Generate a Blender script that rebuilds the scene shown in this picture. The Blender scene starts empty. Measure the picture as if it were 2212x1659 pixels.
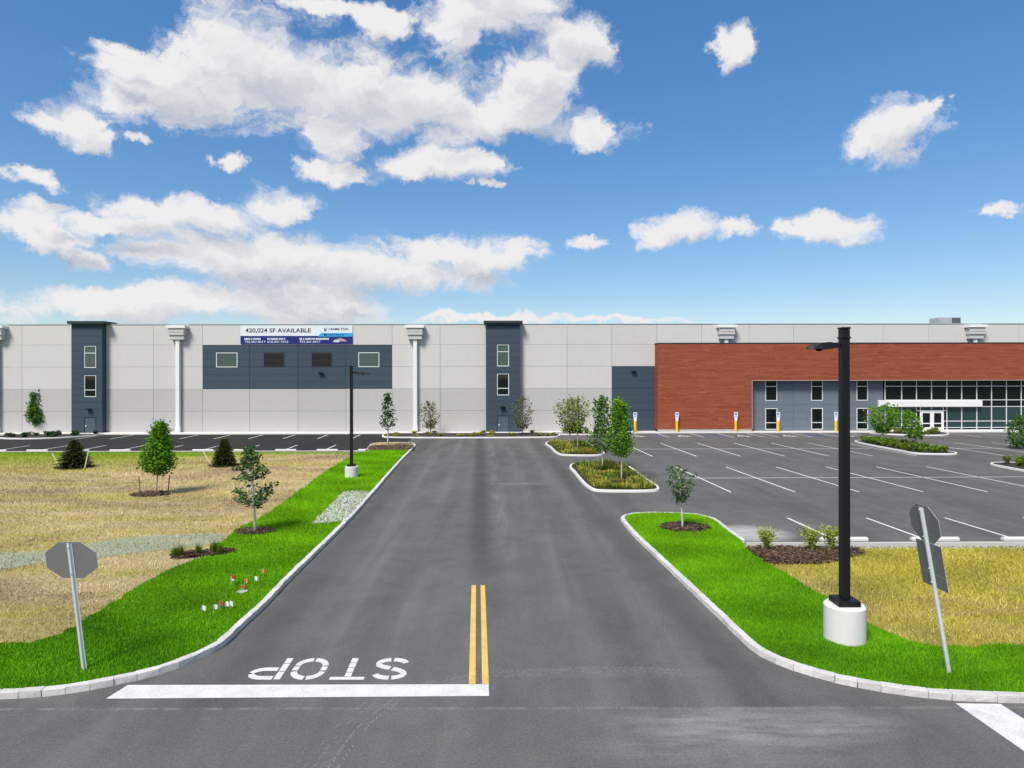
import bpy, bmesh, math, random
import numpy as np
from mathutils import Vector, Matrix
R = math.radians
random.seed(7); rng = np.random.default_rng(11)
sc = bpy.context.scene
C = sc.collection

# ------------------------------------------------------------------ camera
FPX, CX, CY, HOR, EYE, ROLL = 1386.0, 1106.0, 829.5, 815.0, 7.0, 0.0018
cam_d = bpy.data.cameras.new("camera"); cam = bpy.data.objects.new("camera", cam_d); C.objects.link(cam)
cam_d.sensor_width = 36.0; cam_d.lens = 36.0 * FPX / 2212.0
cam_d.shift_y = (HOR - CY) / 2212.0
cam_d.clip_start = 0.1; cam_d.clip_end = 6000
cam.location = (0, 0, EYE); cam.rotation_euler = (R(90), ROLL, 0)
sc.camera = cam

# ------------------------------------------------------------------ light and exposure
SUN_AZ, SUN_EL = R(-148.0), R(52.0)          # azimuth from +Y towards +X
SUN_STRENGTH, SUN_ANGLE = 2.5, R(18.0)
SKY_STRENGTH, EXPOSURE = 0.07, 1.0
sc.view_settings.view_transform = 'Standard'; sc.view_settings.look = 'None'
sc.view_settings.gamma = 1.0; sc.view_settings.use_curve_mapping = False
sc.view_settings.exposure = EXPOSURE
sd = bpy.data.lights.new("sun", 'SUN'); sd.energy = SUN_STRENGTH; sd.angle = SUN_ANGLE; sd.color = (1.0, 0.93, 0.84)
sun = bpy.data.objects.new("sun", sd); C.objects.link(sun)
to_sun = Vector((math.sin(SUN_AZ) * math.cos(SUN_EL), math.cos(SUN_AZ) * math.cos(SUN_EL), math.sin(SUN_EL)))
sun.rotation_euler = to_sun.to_track_quat('Z', 'Y').to_euler(); sun.location = (-40, -40, 60)

# ------------------------------------------------------------------ world: blue sky with cumulus
def azel(px, py):
    x, y, z = px - CX, FPX, HOR - py
    return math.atan2(x, y), math.atan2(z, math.hypot(x, y))
CLOUDS = [  # centre x, y, half width, half height, read off the photograph's sky
 (560,155,215,125),(400,200,200,80),(270,215,130,52),(165,255,75,50),(205,290,50,26),(285,102,85,26),(270,142,90,30),(755,195,180,100),(880,230,190,70),
 (735,290,85,48),(940,352,150,38),(705,365,70,24),(1030,340,58,30),(1073,30,150,100),(1000,70,80,60),(1140,170,135,90),(1245,98,85,66),
 (1066,250,235,42),(1270,288,100,36),(706,8,100,22),(826,36,55,40),(280,440,90,32),(90,497,105,32),(250,480,160,24),(410,466,170,42),
 (590,446,90,46),(112,446,66,18),(500,552,220,48),(640,560,260,58),(800,590,300,52),(1000,552,165,38),(1110,546,75,28),(195,556,58,24),
 (333,540,110,26),(230,652,215,42),(430,648,220,38),(620,656,240,38),(735,634,100,17),(1070,688,180,12),(1340,690,150,9),(86,387,62,24),
 (288,291,30,11),(493,347,46,20),(1594,96,58,45),(1908,295,98,58),(1456,499,80,32),(1600,503,68,20),(1788,489,96,30),
 (2150,450,70,20),(1262,524,44,16),(1048,398,28,12),(1985,245,30,16)]
world = bpy.data.worlds.new("World"); sc.world = world; world.use_nodes = True
wt = world.node_tree; wt.nodes.clear()
def build_cloud_group():
    g = bpy.data.node_groups.new("CloudField", 'ShaderNodeTree')
    g.interface.new_socket("P", in_out='INPUT', socket_type='NodeSocketVector')
    g.interface.new_socket("Field", in_out='OUTPUT', socket_type='NodeSocketFloat')
    N, L = g.nodes, g.links
    gi = N.new('NodeGroupInput'); go = N.new('NodeGroupOutput')
    acc = None
    for (x, y, rx, ry) in CLOUDS:
        a, e = azel(x, y)
        a1, _ = azel(x + rx, y); a0, _ = azel(x - rx, y); _, e1 = azel(x, y - ry); _, e0 = azel(x, y + ry)
        sx, sy = 2.0 / (a1 - a0), 2.0 / (e1 - e0)
        ma = N.new('ShaderNodeVectorMath'); ma.operation = 'MULTIPLY_ADD'
        ma.inputs[1].default_value = (sx, sy, 0); ma.inputs[2].default_value = (-a * sx, -e * sy, 0)
        L.new(gi.outputs[0], ma.inputs[0])
        ln = N.new('ShaderNodeVectorMath'); ln.operation = 'LENGTH'; L.new(ma.outputs[0], ln.inputs[0])
        if acc is None: acc = ln.outputs['Value']
        else:
            sm = N.new('ShaderNodeMath'); sm.operation = 'SMOOTH_MIN'; sm.inputs[2].default_value = 0.35
            L.new(acc, sm.inputs[0]); L.new(ln.outputs['Value'], sm.inputs[1]); acc = sm.outputs[0]
    # beyond the view the same kind of broken cloud goes on: a low-frequency noise makes the masses
    sp = N.new('ShaderNodeSeparateXYZ'); L.new(gi.outputs[0], sp.inputs[0])
    ab = N.new('ShaderNodeMath'); ab.operation = 'ABSOLUTE'; L.new(sp.outputs[0], ab.inputs[0])
    mr = N.new('ShaderNodeMapRange'); mr.inputs[1].default_value = 0.72; mr.inputs[2].default_value = 0.95; L.new(ab.outputs[0], mr.inputs[0])
    me = N.new('ShaderNodeMapRange'); me.inputs[1].default_value = 0.56; me.inputs[2].default_value = 0.75; L.new(sp.outputs[1], me.inputs[0])
    mx = N.new('ShaderNodeMath'); mx.operation = 'MAXIMUM'; L.new(mr.outputs[0], mx.inputs[0]); L.new(me.outputs[0], mx.inputs[1])
    nz = N.new('ShaderNodeTexNoise'); nz.inputs['Scale'].default_value = 1.0; nz.inputs['Detail'].default_value = 2
    sc_ = N.new('ShaderNodeVectorMath'); sc_.operation = 'MULTIPLY'; sc_.inputs[1].default_value = (2.2, 5.0, 0); L.new(gi.outputs[0], sc_.inputs[0]); L.new(sc_.outputs[0], nz.inputs['Vector'])
    mm = N.new('ShaderNodeMapRange'); mm.inputs[1].default_value = 0.42; mm.inputs[2].default_value = 0.66; mm.inputs[3].default_value = 1.7; mm.inputs[4].default_value = 0.3; L.new(nz.outputs[0], mm.inputs[0])
    mixo = N.new('ShaderNodeMix'); mixo.data_type = 'FLOAT'; mixo.inputs[2].default_value = 3.0
    L.new(mx.outputs[0], mixo.inputs[0]); L.new(mm.outputs[0], mixo.inputs[3])
    mn = N.new('ShaderNodeMath'); mn.operation = 'MINIMUM'; L.new(acc, mn.inputs[0]); L.new(mixo.outputs[0], mn.inputs[1])
    # billows
    s1 = N.new('ShaderNodeVectorMath'); s1.operation = 'MULTIPLY'; s1.inputs[1].default_value = (6.5, 12.0, 0); L.new(gi.outputs[0], s1.inputs[0])
    n1 = N.new('ShaderNodeTexNoise'); n1.inputs['Scale'].default_value = 1.0; n1.inputs['Detail'].default_value = 9; n1.inputs['Roughness'].default_value = 0.62; n1.inputs['Distortion'].default_value = 0.55
    L.new(s1.outputs[0], n1.inputs['Vector'])
    m1 = N.new('ShaderNodeMath'); m1.operation = 'MULTIPLY_ADD'; m1.inputs[1].default_value = 3.0; m1.inputs[2].default_value = -1.5; L.new(n1.outputs[0], m1.inputs[0])
    su = N.new('ShaderNodeMath'); su.operation = 'SUBTRACT'; L.new(m1.outputs[0], su.inputs[0]); L.new(mn.outputs[0], su.inputs[1])
    ad = N.new('ShaderNodeMath'); ad.operation = 'ADD'; ad.inputs[1].default_value = 1.18; L.new(su.outputs[0], ad.inputs[0])
    L.new(ad.outputs[0], go.inputs[0])
    return g
def build_world():
    N, L = wt.nodes, wt.links
    tc = N.new('ShaderNodeTexCoord'); sp = N.new('ShaderNodeSeparateXYZ'); L.new(tc.outputs['Generated'], sp.inputs[0])
    az = N.new('ShaderNodeMath'); az.operation = 'ARCTAN2'; L.new(sp.outputs[0], az.inputs[0]); L.new(sp.outputs[1], az.inputs[1])
    el = N.new('ShaderNodeMath'); el.operation = 'ARCSINE'; L.new(sp.outputs[2], el.inputs[0])
    p = N.new('ShaderNodeCombineXYZ'); L.new(az.outputs[0], p.inputs[0]); L.new(el.outputs[0], p.inputs[1])
    # warp the coordinates so the masses lose their oval outline
    wn = N.new('ShaderNodeTexNoise'); wn.inputs['Scale'].default_value = 9.0; wn.inputs['Detail'].default_value = 4; L.new(p.outputs[0], wn.inputs['Vector'])
    w1 = N.new('ShaderNodeVectorMath'); w1.operation = 'MULTIPLY_ADD'; w1.inputs[1].default_value = (0.08, 0.04, 0); w1.inputs[2].default_value = (-0.04, -0.02, 0); L.new(wn.outputs['Color'], w1.inputs[0])
    w2 = N.new('ShaderNodeVectorMath'); w2.operation = 'ADD'; 
    wf = N.new('ShaderNodeTexNoise'); wf.inputs['Scale'].default_value = 30.0; wf.inputs['Detail'].default_value = 6; wf.inputs['Roughness'].default_value = 0.65; L.new(p.outputs[0], wf.inputs['Vector'])
    w3 = N.new('ShaderNodeVectorMath'); w3.operation = 'MULTIPLY_ADD'; w3.inputs[1].default_value = (0.085, 0.038, 0); w3.inputs[2].default_value = (-0.0425, -0.019, 0); L.new(wf.outputs['Color'], w3.inputs[0])
    w4 = N.new('ShaderNodeVectorMath'); w4.operation = 'ADD'; L.new(w1.outputs[0], w4.inputs[0]); L.new(w3.outputs[0], w4.inputs[1])
    L.new(p.outputs[0], w2.inputs[0]); L.new(w4.outputs[0], w2.inputs[1])
    grp = build_cloud_group()
    f1 = N.new('ShaderNodeGroup'); f1.node_tree = grp; L.new(w2.outputs[0], f1.inputs[0])
    of = N.new('ShaderNodeVectorMath'); of.operation = 'ADD'; of.inputs[1].default_value = (-0.022, 0.030, 0); L.new(w2.outputs[0], of.inputs[0])
    f2 = N.new('ShaderNodeGroup'); f2.node_tree = grp; L.new(of.outputs[0], f2.inputs[0])
    al = N.new('ShaderNodeMapRange'); al.interpolation_type = 'SMOOTHSTEP'; al.inputs[1].default_value = -0.05; al.inputs[2].default_value = 0.62; L.new(f1.outputs[0], al.inputs[0])
    # light from above left: thick cloud on that side shades this point
    sh = N.new('ShaderNodeMapRange'); sh.inputs[1].default_value = 0.25; sh.inputs[2].default_value = 1.55; L.new(f2.outputs[0], sh.inputs[0])
    ccol = N.new('ShaderNodeMix'); ccol.data_type = 'RGBA'; ccol.inputs[6].default_value = (6.2, 6.1, 6.15, 1); ccol.inputs[7].default_value = (2.75, 3.1, 3.8, 1); L.new(sh.outputs[0], ccol.inputs[0])
    sky = N.new('ShaderNodeTexSky'); sky.sky_type = 'NISHITA'; sky.sun_disc = False
    sky.sun_elevation = SUN_EL; sky.sun_rotation = SUN_AZ % (2 * math.pi); sky.altitude = 50; sky.air_density = 1.0; sky.dust_density = 0.6; sky.ozone_density = 2.5
    hs = N.new('ShaderNodeHueSaturation'); hs.inputs['Saturation'].default_value = 1.20; hs.inputs['Value'].default_value = 1.6
    h0 = N.new('ShaderNodeHueSaturation'); h0.inputs['Saturation'].default_value = 1.22; h0.inputs['Hue'].default_value = 0.507; L.new(sky.outputs[0], h0.inputs['Color'])
    gm = N.new('ShaderNodeGamma'); gm.inputs[1].default_value = 0.72; L.new(h0.outputs[0], gm.inputs[0]); L.new(gm.outputs[0], hs.inputs['Color'])
    mx = N.new('ShaderNodeMix'); mx.data_type = 'RGBA'; L.new(al.outputs[0], mx.inputs[0]); L.new(hs.outputs[0], mx.inputs[6]); L.new(ccol.outputs[2], mx.inputs[7])
    bg = N.new('ShaderNodeBackground'); bg.inputs[1].default_value = SKY_STRENGTH; L.new(mx.outputs[2], bg.inputs[0])
    out = N.new('ShaderNodeOutputWorld'); L.new(bg.outputs[0], out.inputs[0])
build_world()
world.cycles.sampling_method = 'MANUAL'; world.cycles.sample_map_resolution = 512

# ------------------------------------------------------------------ placing: a photograph pixel (2212 wide) to a point on the ground
def G(px, py, z=0.0):
    x, y = px - CX, py - CY
    xe, ye = x - ROLL * y, y + ROLL * x
    Y = (EYE - z) * FPX / (ye + CY - HOR)
    return Vector((xe / FPX * Y, Y, z))
SLANT = -0.0512                       # the road and parking lines run along (SLANT, 1)

# ------------------------------------------------------------------ materials
MATS = {}
class NB:
    def __init__(s, name):
        s.m = bpy.data.materials.new(name); s.m.use_nodes = True
        s.t = s.m.node_tree; s.N = s.t.nodes; s.L = s.t.links
        s.b = s.N['Principled BSDF']
    def pos(s, scale=(1, 1, 1), coord='Position'):
        if coord == 'Position': o = s.N.new('ShaderNodeNewGeometry').outputs['Position']
        else: o = s.N.new('ShaderNodeTexCoord').outputs['Object']
        mp = s.N.new('ShaderNodeVectorMath'); mp.operation = 'MULTIPLY'; mp.inputs[1].default_value = scale
        s.L.new(o, mp.inputs[0]); return mp.outputs[0]
    def noise(s, v, scale=1.0, detail=4, rough=0.55, dist=0.0):
        n = s.N.new('ShaderNodeTexNoise'); n.inputs['Scale'].default_value = scale; n.inputs['Detail'].default_value = detail
        n.inputs['Roughness'].default_value = rough; n.inputs['Distortion'].default_value = dist; s.L.new(v, n.inputs['Vector']); return n.outputs[0]
    def rng(s, v, a, b, c=0.0, d=1.0, smooth=False):
        n = s.N.new('ShaderNodeMapRange'); n.inputs[1].default_value = a; n.inputs[2].default_value = b; n.inputs[3].default_value = c; n.inputs[4].default_value = d
        if smooth: n.interpolation_type = 'SMOOTHSTEP'
        s.L.new(v, n.inputs[0]); return n.outputs[0]
    def math(s, op, a, b=None, c=None):
        n = s.N.new('ShaderNodeMath'); n.operation = op
        for k, v in enumerate((a, b, c)):
            if v is None: continue
            if isinstance(v, (int, float)): n.inputs[k].default_value = v
            else: s.L.new(v, n.inputs[k])
        return n.outputs[0]
    def mix(s, f, a, b, mode='MIX'):
        n = s.N.new('ShaderNodeMix'); n.data_type = 'RGBA'; n.blend_type = mode
        for k, v in ((0, f), (6, a), (7, b)):
            if isinstance(v, (int, float)): n.inputs[k].default_value = v
            elif isinstance(v, tuple): n.inputs[k].default_value = (*v[:3], 1)
            else: s.L.new(v, n.inputs[k])
        return n.outputs[2]
    def attr(s, name):
        n = s.N.new('ShaderNodeAttribute'); n.attribute_name = name; return n.outputs['Fac']
    def done(s, col, rough=0.8, bump=None, strength=0.3, dist=0.02, spec=0.3, metal=0.0):
        if isinstance(col, tuple): s.b.inputs['Base Color'].default_value = (*col, 1)
        else: s.L.new(col, s.b.inputs['Base Color'])
        if isinstance(rough, (int, float)): s.b.inputs['Roughness'].default_value = rough
        else: s.L.new(rough, s.b.inputs['Roughness'])
        s.b.inputs['Specular IOR Level'].default_value = spec; s.b.inputs['Metallic'].default_value = metal
        if bump is not None:
            n = s.N.new('ShaderNodeBump'); n.inputs['Strength'].default_value = strength; n.inputs['Distance'].default_value = dist
            s.L.new(bump, n.inputs['Height']); s.L.new(n.outputs[0], s.b.inputs['Normal'])
        return s.m
def simple(name, c, rough=0.7, var=0.12, scale=3.0, fine=40.0, spec=0.3, metal=0.0, bump=0.15, coord='Position'):
    b = NB(name); v = b.pos(coord=coord)
    n = b.noise(v, scale, 5); f = b.noise(v, fine, 3)
    k = b.math('MULTIPLY_ADD', b.math('ADD', n, b.math('MULTIPLY', f, 0.5)), 2 * var, 1.0 - 1.5 * var)
    col = b.mix(1.0, c, k, 'MULTIPLY')
    MATS[name] = b.done(col, rough, f, bump, 0.004, spec, metal); return MATS[name]
def asphalt(name, base, dust, dark_joint=False, seam=None, patches=()):
    b = NB(name); v = b.pos()
    big = b.noise(b.pos((0.16, 0.10, 1)), 1.0, 5, 0.6, 0.6)
    strk = b.noise(b.pos((0.75, 0.035, 1)), 1.0, 4, 0.6, 0.3)
    mid = b.noise(v, 1.7, 5, 0.65)
    grain = b.noise(v, 17.0, 3, 0.7); fine = b.noise(v, 52.0, 2, 0.8)
    f = b.math('ADD', b.math('MULTIPLY', b.rng(big, 0.3, 0.72), 0.42), b.math('MULTIPLY', b.rng(strk, 0.3, 0.72), 0.38))
    blo = b.noise(b.pos((0.55, 0.42, 1)), 1.0, 6, 0.7, 0.4)
    f = b.math('ADD', f, b.math('MULTIPLY', b.rng(mid, 0.3, 0.75), 0.16)); f = b.math('ADD', f, b.math('MULTIPLY_ADD', b.rng(blo, 0.28, 0.72), 0.50, -0.20))
    col = b.mix(f, base, dust)
    sp = b.N.new('ShaderNodeSeparateXYZ'); b.L.new(b.pos(), sp.inputs[0]); X, Y = sp.outputs[0], sp.outputs[1]
    xr = b.math('MULTIPLY_ADD', Y, -SLANT, X)
    if dark_joint:
        d = b.math('ABSOLUTE', b.math('ADD', xr, b.math('MULTIPLY_ADD', mid, 0.5, -0.28)))
        mk = b.math('MULTIPLY', b.rng(d, 0.75, 0.1, 0, 0.55, True), b.rng(Y, 19.0, 27.0))
        col = b.mix(mk, col, tuple(c * 0.62 for c in base))
        d2 = b.math('ABSOLUTE', b.math('ADD', xr, -1.15))
        mk2 = b.math('MULTIPLY', b.math('MULTIPLY', b.rng(d2, 0.55, 0.05, 0, 0.30, True), b.rng(Y, 21.0, 30.0)), b.rng(b.noise(b.pos((2.6, 0.30, 1)), 1, 5, 0.7), 0.40, 0.70))
        col = b.mix(mk2, col, tuple(c * 2.0 for c in dust))
        for off, w in ((-3.9, 0.7), (-2.1, 0.55), (2.9, 0.6), (4.8, 0.7)):     # worn wheel paths
            dd = b.math('ABSOLUTE', b.math('ADD', xr, -off))
            mkk = b.math('MULTIPLY', b.rng(dd, w, 0.1, 0, 0.22, True), b.rng(strk, 0.35, 0.6))
            col = b.mix(mkk, col, tuple(c * 1.35 for c in dust))
        for xe, w in ((-5.7, 0.9), (6.1, 0.8)):                                   # darker unworn edges by the kerb
            dd = b.math('ABSOLUTE', b.math('ADD', xr, -xe))
            col = b.mix(b.rng(dd, w, 0.2, 0, 0.35, True), col, tuple(c * 0.72 for c in base))
    for (x0, y0, rx, ry, amt, lo, hi) in patches:
        dx = b.math('MULTIPLY', b.math('ADD', X, -x0), 1.0 / rx); dy = b.math('MULTIPLY', b.math('ADD', Y, -y0), 1.0 / ry)
        r2 = b.math('ADD', b.math('MULTIPLY', dx, dx), b.math('MULTIPLY', dy, dy))
        nn = b.noise(b.pos((0.55, 2.6, 1)), 1.3, 8, 0.72, 0.0)
        mk = b.math('MULTIPLY', b.rng(r2, 1.0, 0.0, 0, amt, True), b.rng(nn, lo, hi))
        col = b.mix(mk, col, tuple(min(0.45, c * 2.6) for c in dust))
    if seam is not None:
        dd = b.math('ABSOLUTE', b.math('ADD', Y, b.math('MULTIPLY_ADD', mid, 0.06, -seam - 0.03)))
        mk = b.math('MULTIPLY', b.rng(dd, 0.030, 0.0, 0, 0.42), b.rng(mid, 0.42, 0.58))
        col = b.mix(mk, col, tuple(c * 2.2 for c in dust))
    g2 = b.math('ADD', b.math('MULTIPLY', b.rng(grain, 0.25, 0.75), 0.46), b.math('MULTIPLY', b.rng(fine, 0.2, 0.8), 0.60))
    col = b.mix(1.0, col, b.math('ADD', g2, 0.47), 'MULTIPLY')
    spt = b.math('MULTIPLY', b.rng(b.noise(b.pos((1, 0.8, 1)), 5.5, 3, 0.6), 0.68, 0.76, 0, 0.45), b.rng(blo, 0.45, 0.6)); col = b.mix(spt, col, (0.24, 0.24, 0.23))
    spk = b.rng(b.noise(v, 34.0, 1, 0.5), 0.70, 0.76, 0, 0.6)
    col = b.mix(spk, col, (0.28, 0.28, 0.27))
    MATS[name] = b.done(col, 0.88, b.math('ADD', grain, fine), 0.35, 0.008, 0.12); return MATS[name]
dp = [G(1640, 1565), G(1560, 1620), G(1330, 1452), G(1120, 1045), G(1560, 1152)]
asphalt('street_asphalt', (0.082, 0.081, 0.078), (0.150, 0.148, 0.142), seam=13.55,
        patches=[(dp[0].x, dp[0].y, 3.6, 0.9, 0.50, 0.30, 0.72), (dp[1].x, dp[1].y, 3.4, 0.9, 0.22, 0.32, 0.72)])
asphalt('lot_asphalt', (0.078, 0.077, 0.075), (0.148, 0.146, 0.141), dark_joint=True, seam=13.6,
        patches=[(dp[2].x, dp[2].y, 3.6, 0.35, 0.16, 0.36, 0.7), (dp[3].x, dp[3].y, 2.6, 0.5, 0.35, 0.36, 0.65), (dp[4].x + 1.2, dp[4].y, 2.2, 1.9, 1.0, 0.25, 0.5)])
asphalt('new_asphalt', (0.021, 0.021, 0.021), (0.037, 0.037, 0.036))
simple('ground_soil', (0.045, 0.085, 0.025), 0.95, 0.3, 0.4, 6)
simple('white_paint', (0.80, 0.80, 0.79), 0.65, 0.05, 1.3, 30, bump=0.3)
def worn_paint(name, c):
    b = NB(name); v = b.pos(); n = b.noise(v, 26, 4, 0.7); n2 = b.noise(v, 2.2, 4)
    col = b.mix(b.rng(b.math('ADD', n, b.math('MULTIPLY', n2, 0.6)), 0.72, 1.08), c, tuple(k * 0.66 for k in c))
    MATS[name] = b.done(col, 0.7, n, 0.3, 0.004)
worn_paint('line_paint', (0.70, 0.70, 0.69)); worn_paint('yellow_paint', (0.66, 0.47, 0.11)); worn_paint('blue_paint', (0.10, 0.13, 0.34)); worn_paint('stop_paint', (0.655, 0.645, 0.625))
def granite():
    b = NB('granite'); oi = b.N.new('ShaderNodeObjectInfo'); v = b.pos()
    n = b.noise(v, 9, 5, 0.7); f = b.noise(v, 45, 3, 0.8)
    k = b.math('ADD', b.math('MULTIPLY', oi.outputs['Random'], 0.30), b.math('ADD', b.math('MULTIPLY', n, 0.7), b.math('MULTIPLY', f, 0.5)))
    col = b.mix(b.rng(k, 0.3, 1.15), (0.40, 0.39, 0.37), (0.76, 0.75, 0.73))
    MATS['granite'] = b.done(col, 0.85, b.math('ADD', n, f), 0.8, 0.02)
granite()
def concrete(name, c, var=0.2):
    b = NB(name); v = b.pos(); n = b.noise(v, 1.4, 6, 0.65, 0.4); f = b.noise(v, 38, 3, 0.7)
    st = b.noise(b.pos((3.0, 3.0, 0.25)), 1.0, 4)
    k = b.math('ADD', b.math('MULTIPLY', n, var * 2), b.math('ADD', b.math('MULTIPLY', f, var), b.math('MULTIPLY', st, var)))
    oi = b.N.new('ShaderNodeObjectInfo'); k = b.math('MULTIPLY_ADD', oi.outputs['Random'], 0.07, k)
    col = b.mix(1.0, c, b.math('ADD', k, 0.965 - 2.0 * var), 'MULTIPLY')
    MATS[name] = b.done(col, 0.85, f, 0.3, 0.006)
concrete('concrete', (0.52, 0.51, 0.48), 0.12); concrete('pale_concrete', (0.62, 0.61, 0.59), 0.08)
concrete('panel_light', (0.535, 0.53, 0.515), 0.045); concrete('panel_grey', (0.435, 0.43, 0.42), 0.05)
concrete('slate_panel', (0.043, 0.068, 0.090), 0.07); concrete('slate_light', (0.135, 0.165, 0.195), 0.07)
concrete('door_slate', (0.075, 0.095, 0.115), 0.05); concrete('red_base', (0.33, 0.36, 0.34), 0.1); concrete('joint_fill', (0.33, 0.33, 0.32), 0.05)
simple('white_metal', (0.74, 0.745, 0.74), 0.45, 0.04, 1.5, 20, 0.4, bump=0.05); simple('grey_metal', (0.50, 0.50, 0.49), 0.5, 0.05, 1.5, 20, 0.4, bump=0.05)
simple('coping_metal', (0.36, 0.41, 0.45), 0.45, 0.05, 1, 10); simple('galvanised', (0.62, 0.66, 0.67), 0.45, 0.10, 5, 60, 0.5, 0.30, 0.1)
simple('sign_back', (0.165, 0.165, 0.16), 0.55, 0.07, 3, 50, 0.4, 0.25, 0.05); simple('black_metal', (0.007, 0.0075, 0.008), 0.45, 0.1, 3, 40, 0.28, bump=0.05)
simple('frame_metal', (0.66, 0.69, 0.68), 0.4, 0.04, 2, 30, 0.5); simple('dark_louver', (0.007, 0.0068, 0.0066), 0.95, 0.1, 3, 30, 0.05)
simple('dark_slate_cap', (0.030, 0.045, 0.050), 0.5, 0.1, 2, 30); simple('dark_backing', (0.035, 0.03, 0.03), 0.9, 0.1, 2, 30)
simple('bollard_yellow', (0.80, 0.50, 0.02), 0.5, 0.06, 4, 40); simple('sign_white', (0.80, 0.82, 0.84), 0.4, 0.03); simple('sign_blue', (0.03, 0.10, 0.42), 0.4, 0.03)
simple('banner_white', (0.66, 0.72, 0.76), 0.5, 0.04, 0.6, 10); simple('banner_navy', (0.012, 0.022, 0.16), 0.5, 0.08, 0.6, 10); simple('banner_cyan', (0.03, 0.34, 0.70), 0.5, 0.05, 0.6, 10)
simple('ink', (0.012, 0.016, 0.03), 0.5, 0.03); simple('ink_white', (0.70, 0.72, 0.76), 0.5, 0.03); simple('ink_rose', (0.42, 0.28, 0.30), 0.5, 0.05); simple('ink_sky', (0.25, 0.55, 0.85), 0.5, 0.03)
simple('orange_flag', (0.80, 0.25, 0.06), 0.6, 0.05); simple('red_flag', (0.55, 0.05, 0.04), 0.6, 0.05); simple('white_flag', (0.78, 0.82, 0.82), 0.6, 0.05); simple('stake_wood', (0.62, 0.58, 0.36), 0.8, 0.15, 8, 40); simple('brown_stake', (0.17, 0.12, 0.07), 0.85, 0.15, 8, 40)
simple('stone_base', (0.13, 0.125, 0.115), 0.95, 0.3, 6, 30); simple('dark_mulch', (0.040, 0.036, 0.033), 0.95, 0.4, 5, 24, bump=1.0); simple('trim_rose', (0.40, 0.27, 0.25), 0.5, 0.05); simple('hvac_metal', (0.34, 0.36, 0.37), 0.6, 0.08, 2, 20)
def mulch():
    b = NB('mulch'); v = b.pos((1, 1.6, 1)); n = b.noise(v, 14, 5, 0.75, 0.5); f = b.noise(v, 1.6, 3)
    col = b.mix(b.rng(b.math('ADD', n, b.math('MULTIPLY', f, 0.5)), 0.45, 0.95), (0.028, 0.018, 0.014), (0.125, 0.082, 0.060))
    MATS['mulch'] = b.done(col, 0.95, n, 1.0, 0.05)
mulch()
def glass():
    b = NB('window_glass'); v = b.pos(); n = b.noise(v, 0.35, 2)
    b.b.inputs['IOR'].default_value = 1.5
    MATS['window_glass'] = b.done((0.006, 0.010, 0.011), 0.03, n, 0.03, 0.05, 0.5)
    b = NB('reflection_tint_glass'); b.b.inputs['IOR'].default_value = 1.75
    n = b.noise(b.pos(), 0.35, 2)
    MATS['reflection_tint_glass'] = b.done((0.018, 0.050, 0.052), 0.04, n, 0.03, 0.05, 0.5)  # reflected sky and greenery put into the pane colour as teal
glass()
def turf(name, a, c, d, blade=False):
    b = NB(name); v = b.pos()
    big = b.noise(b.pos((0.16, 0.30, 1)), 1.0, 4, 0.6, 0.6); mid = b.noise(b.pos((0.8, 1.7, 1)), 1.0, 5, 0.65); fine = b.noise(b.pos((1, 1.3, 1)), 22, 4, 0.75)
    col = b.mix(b.rng(big, 0.34, 0.66), a, c); col = b.mix(b.rng(mid, 0.44, 0.72, 0, 0.8), col, d)
    sp = b.N.new('ShaderNodeSeparateXYZ'); b.L.new(b.pos(), sp.inputs[0])
    far = b.rng(b.math('MULTIPLY_ADD', big, 14.0, sp.outputs[1]), 22.0, 38.0, 0, 0.7); col = b.mix(far, col, (0.150, 0.345, 0.004))   # thinner, yellower turf farther from the street
    col = b.mix(1.0, col, b.rng(b.attr('tint'), 0, 1, 0.62, 1.85) if blade else b.rng(fine, 0.2, 0.8, 0.5, 1.45), 'MULTIPLY')
    MATS[name] = b.done(col, 0.95, None if blade else fine, 1.0, 0.06, 0.1)
turf('lawn_ground', (0.060, 0.200, 0.004), (0.105, 0.265, 0.005), (0.040, 0.150, 0.004)); turf('grass_blade', (0.075, 0.235, 0.004), (0.120, 0.300, 0.006), (0.050, 0.185, 0.004), True)
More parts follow.
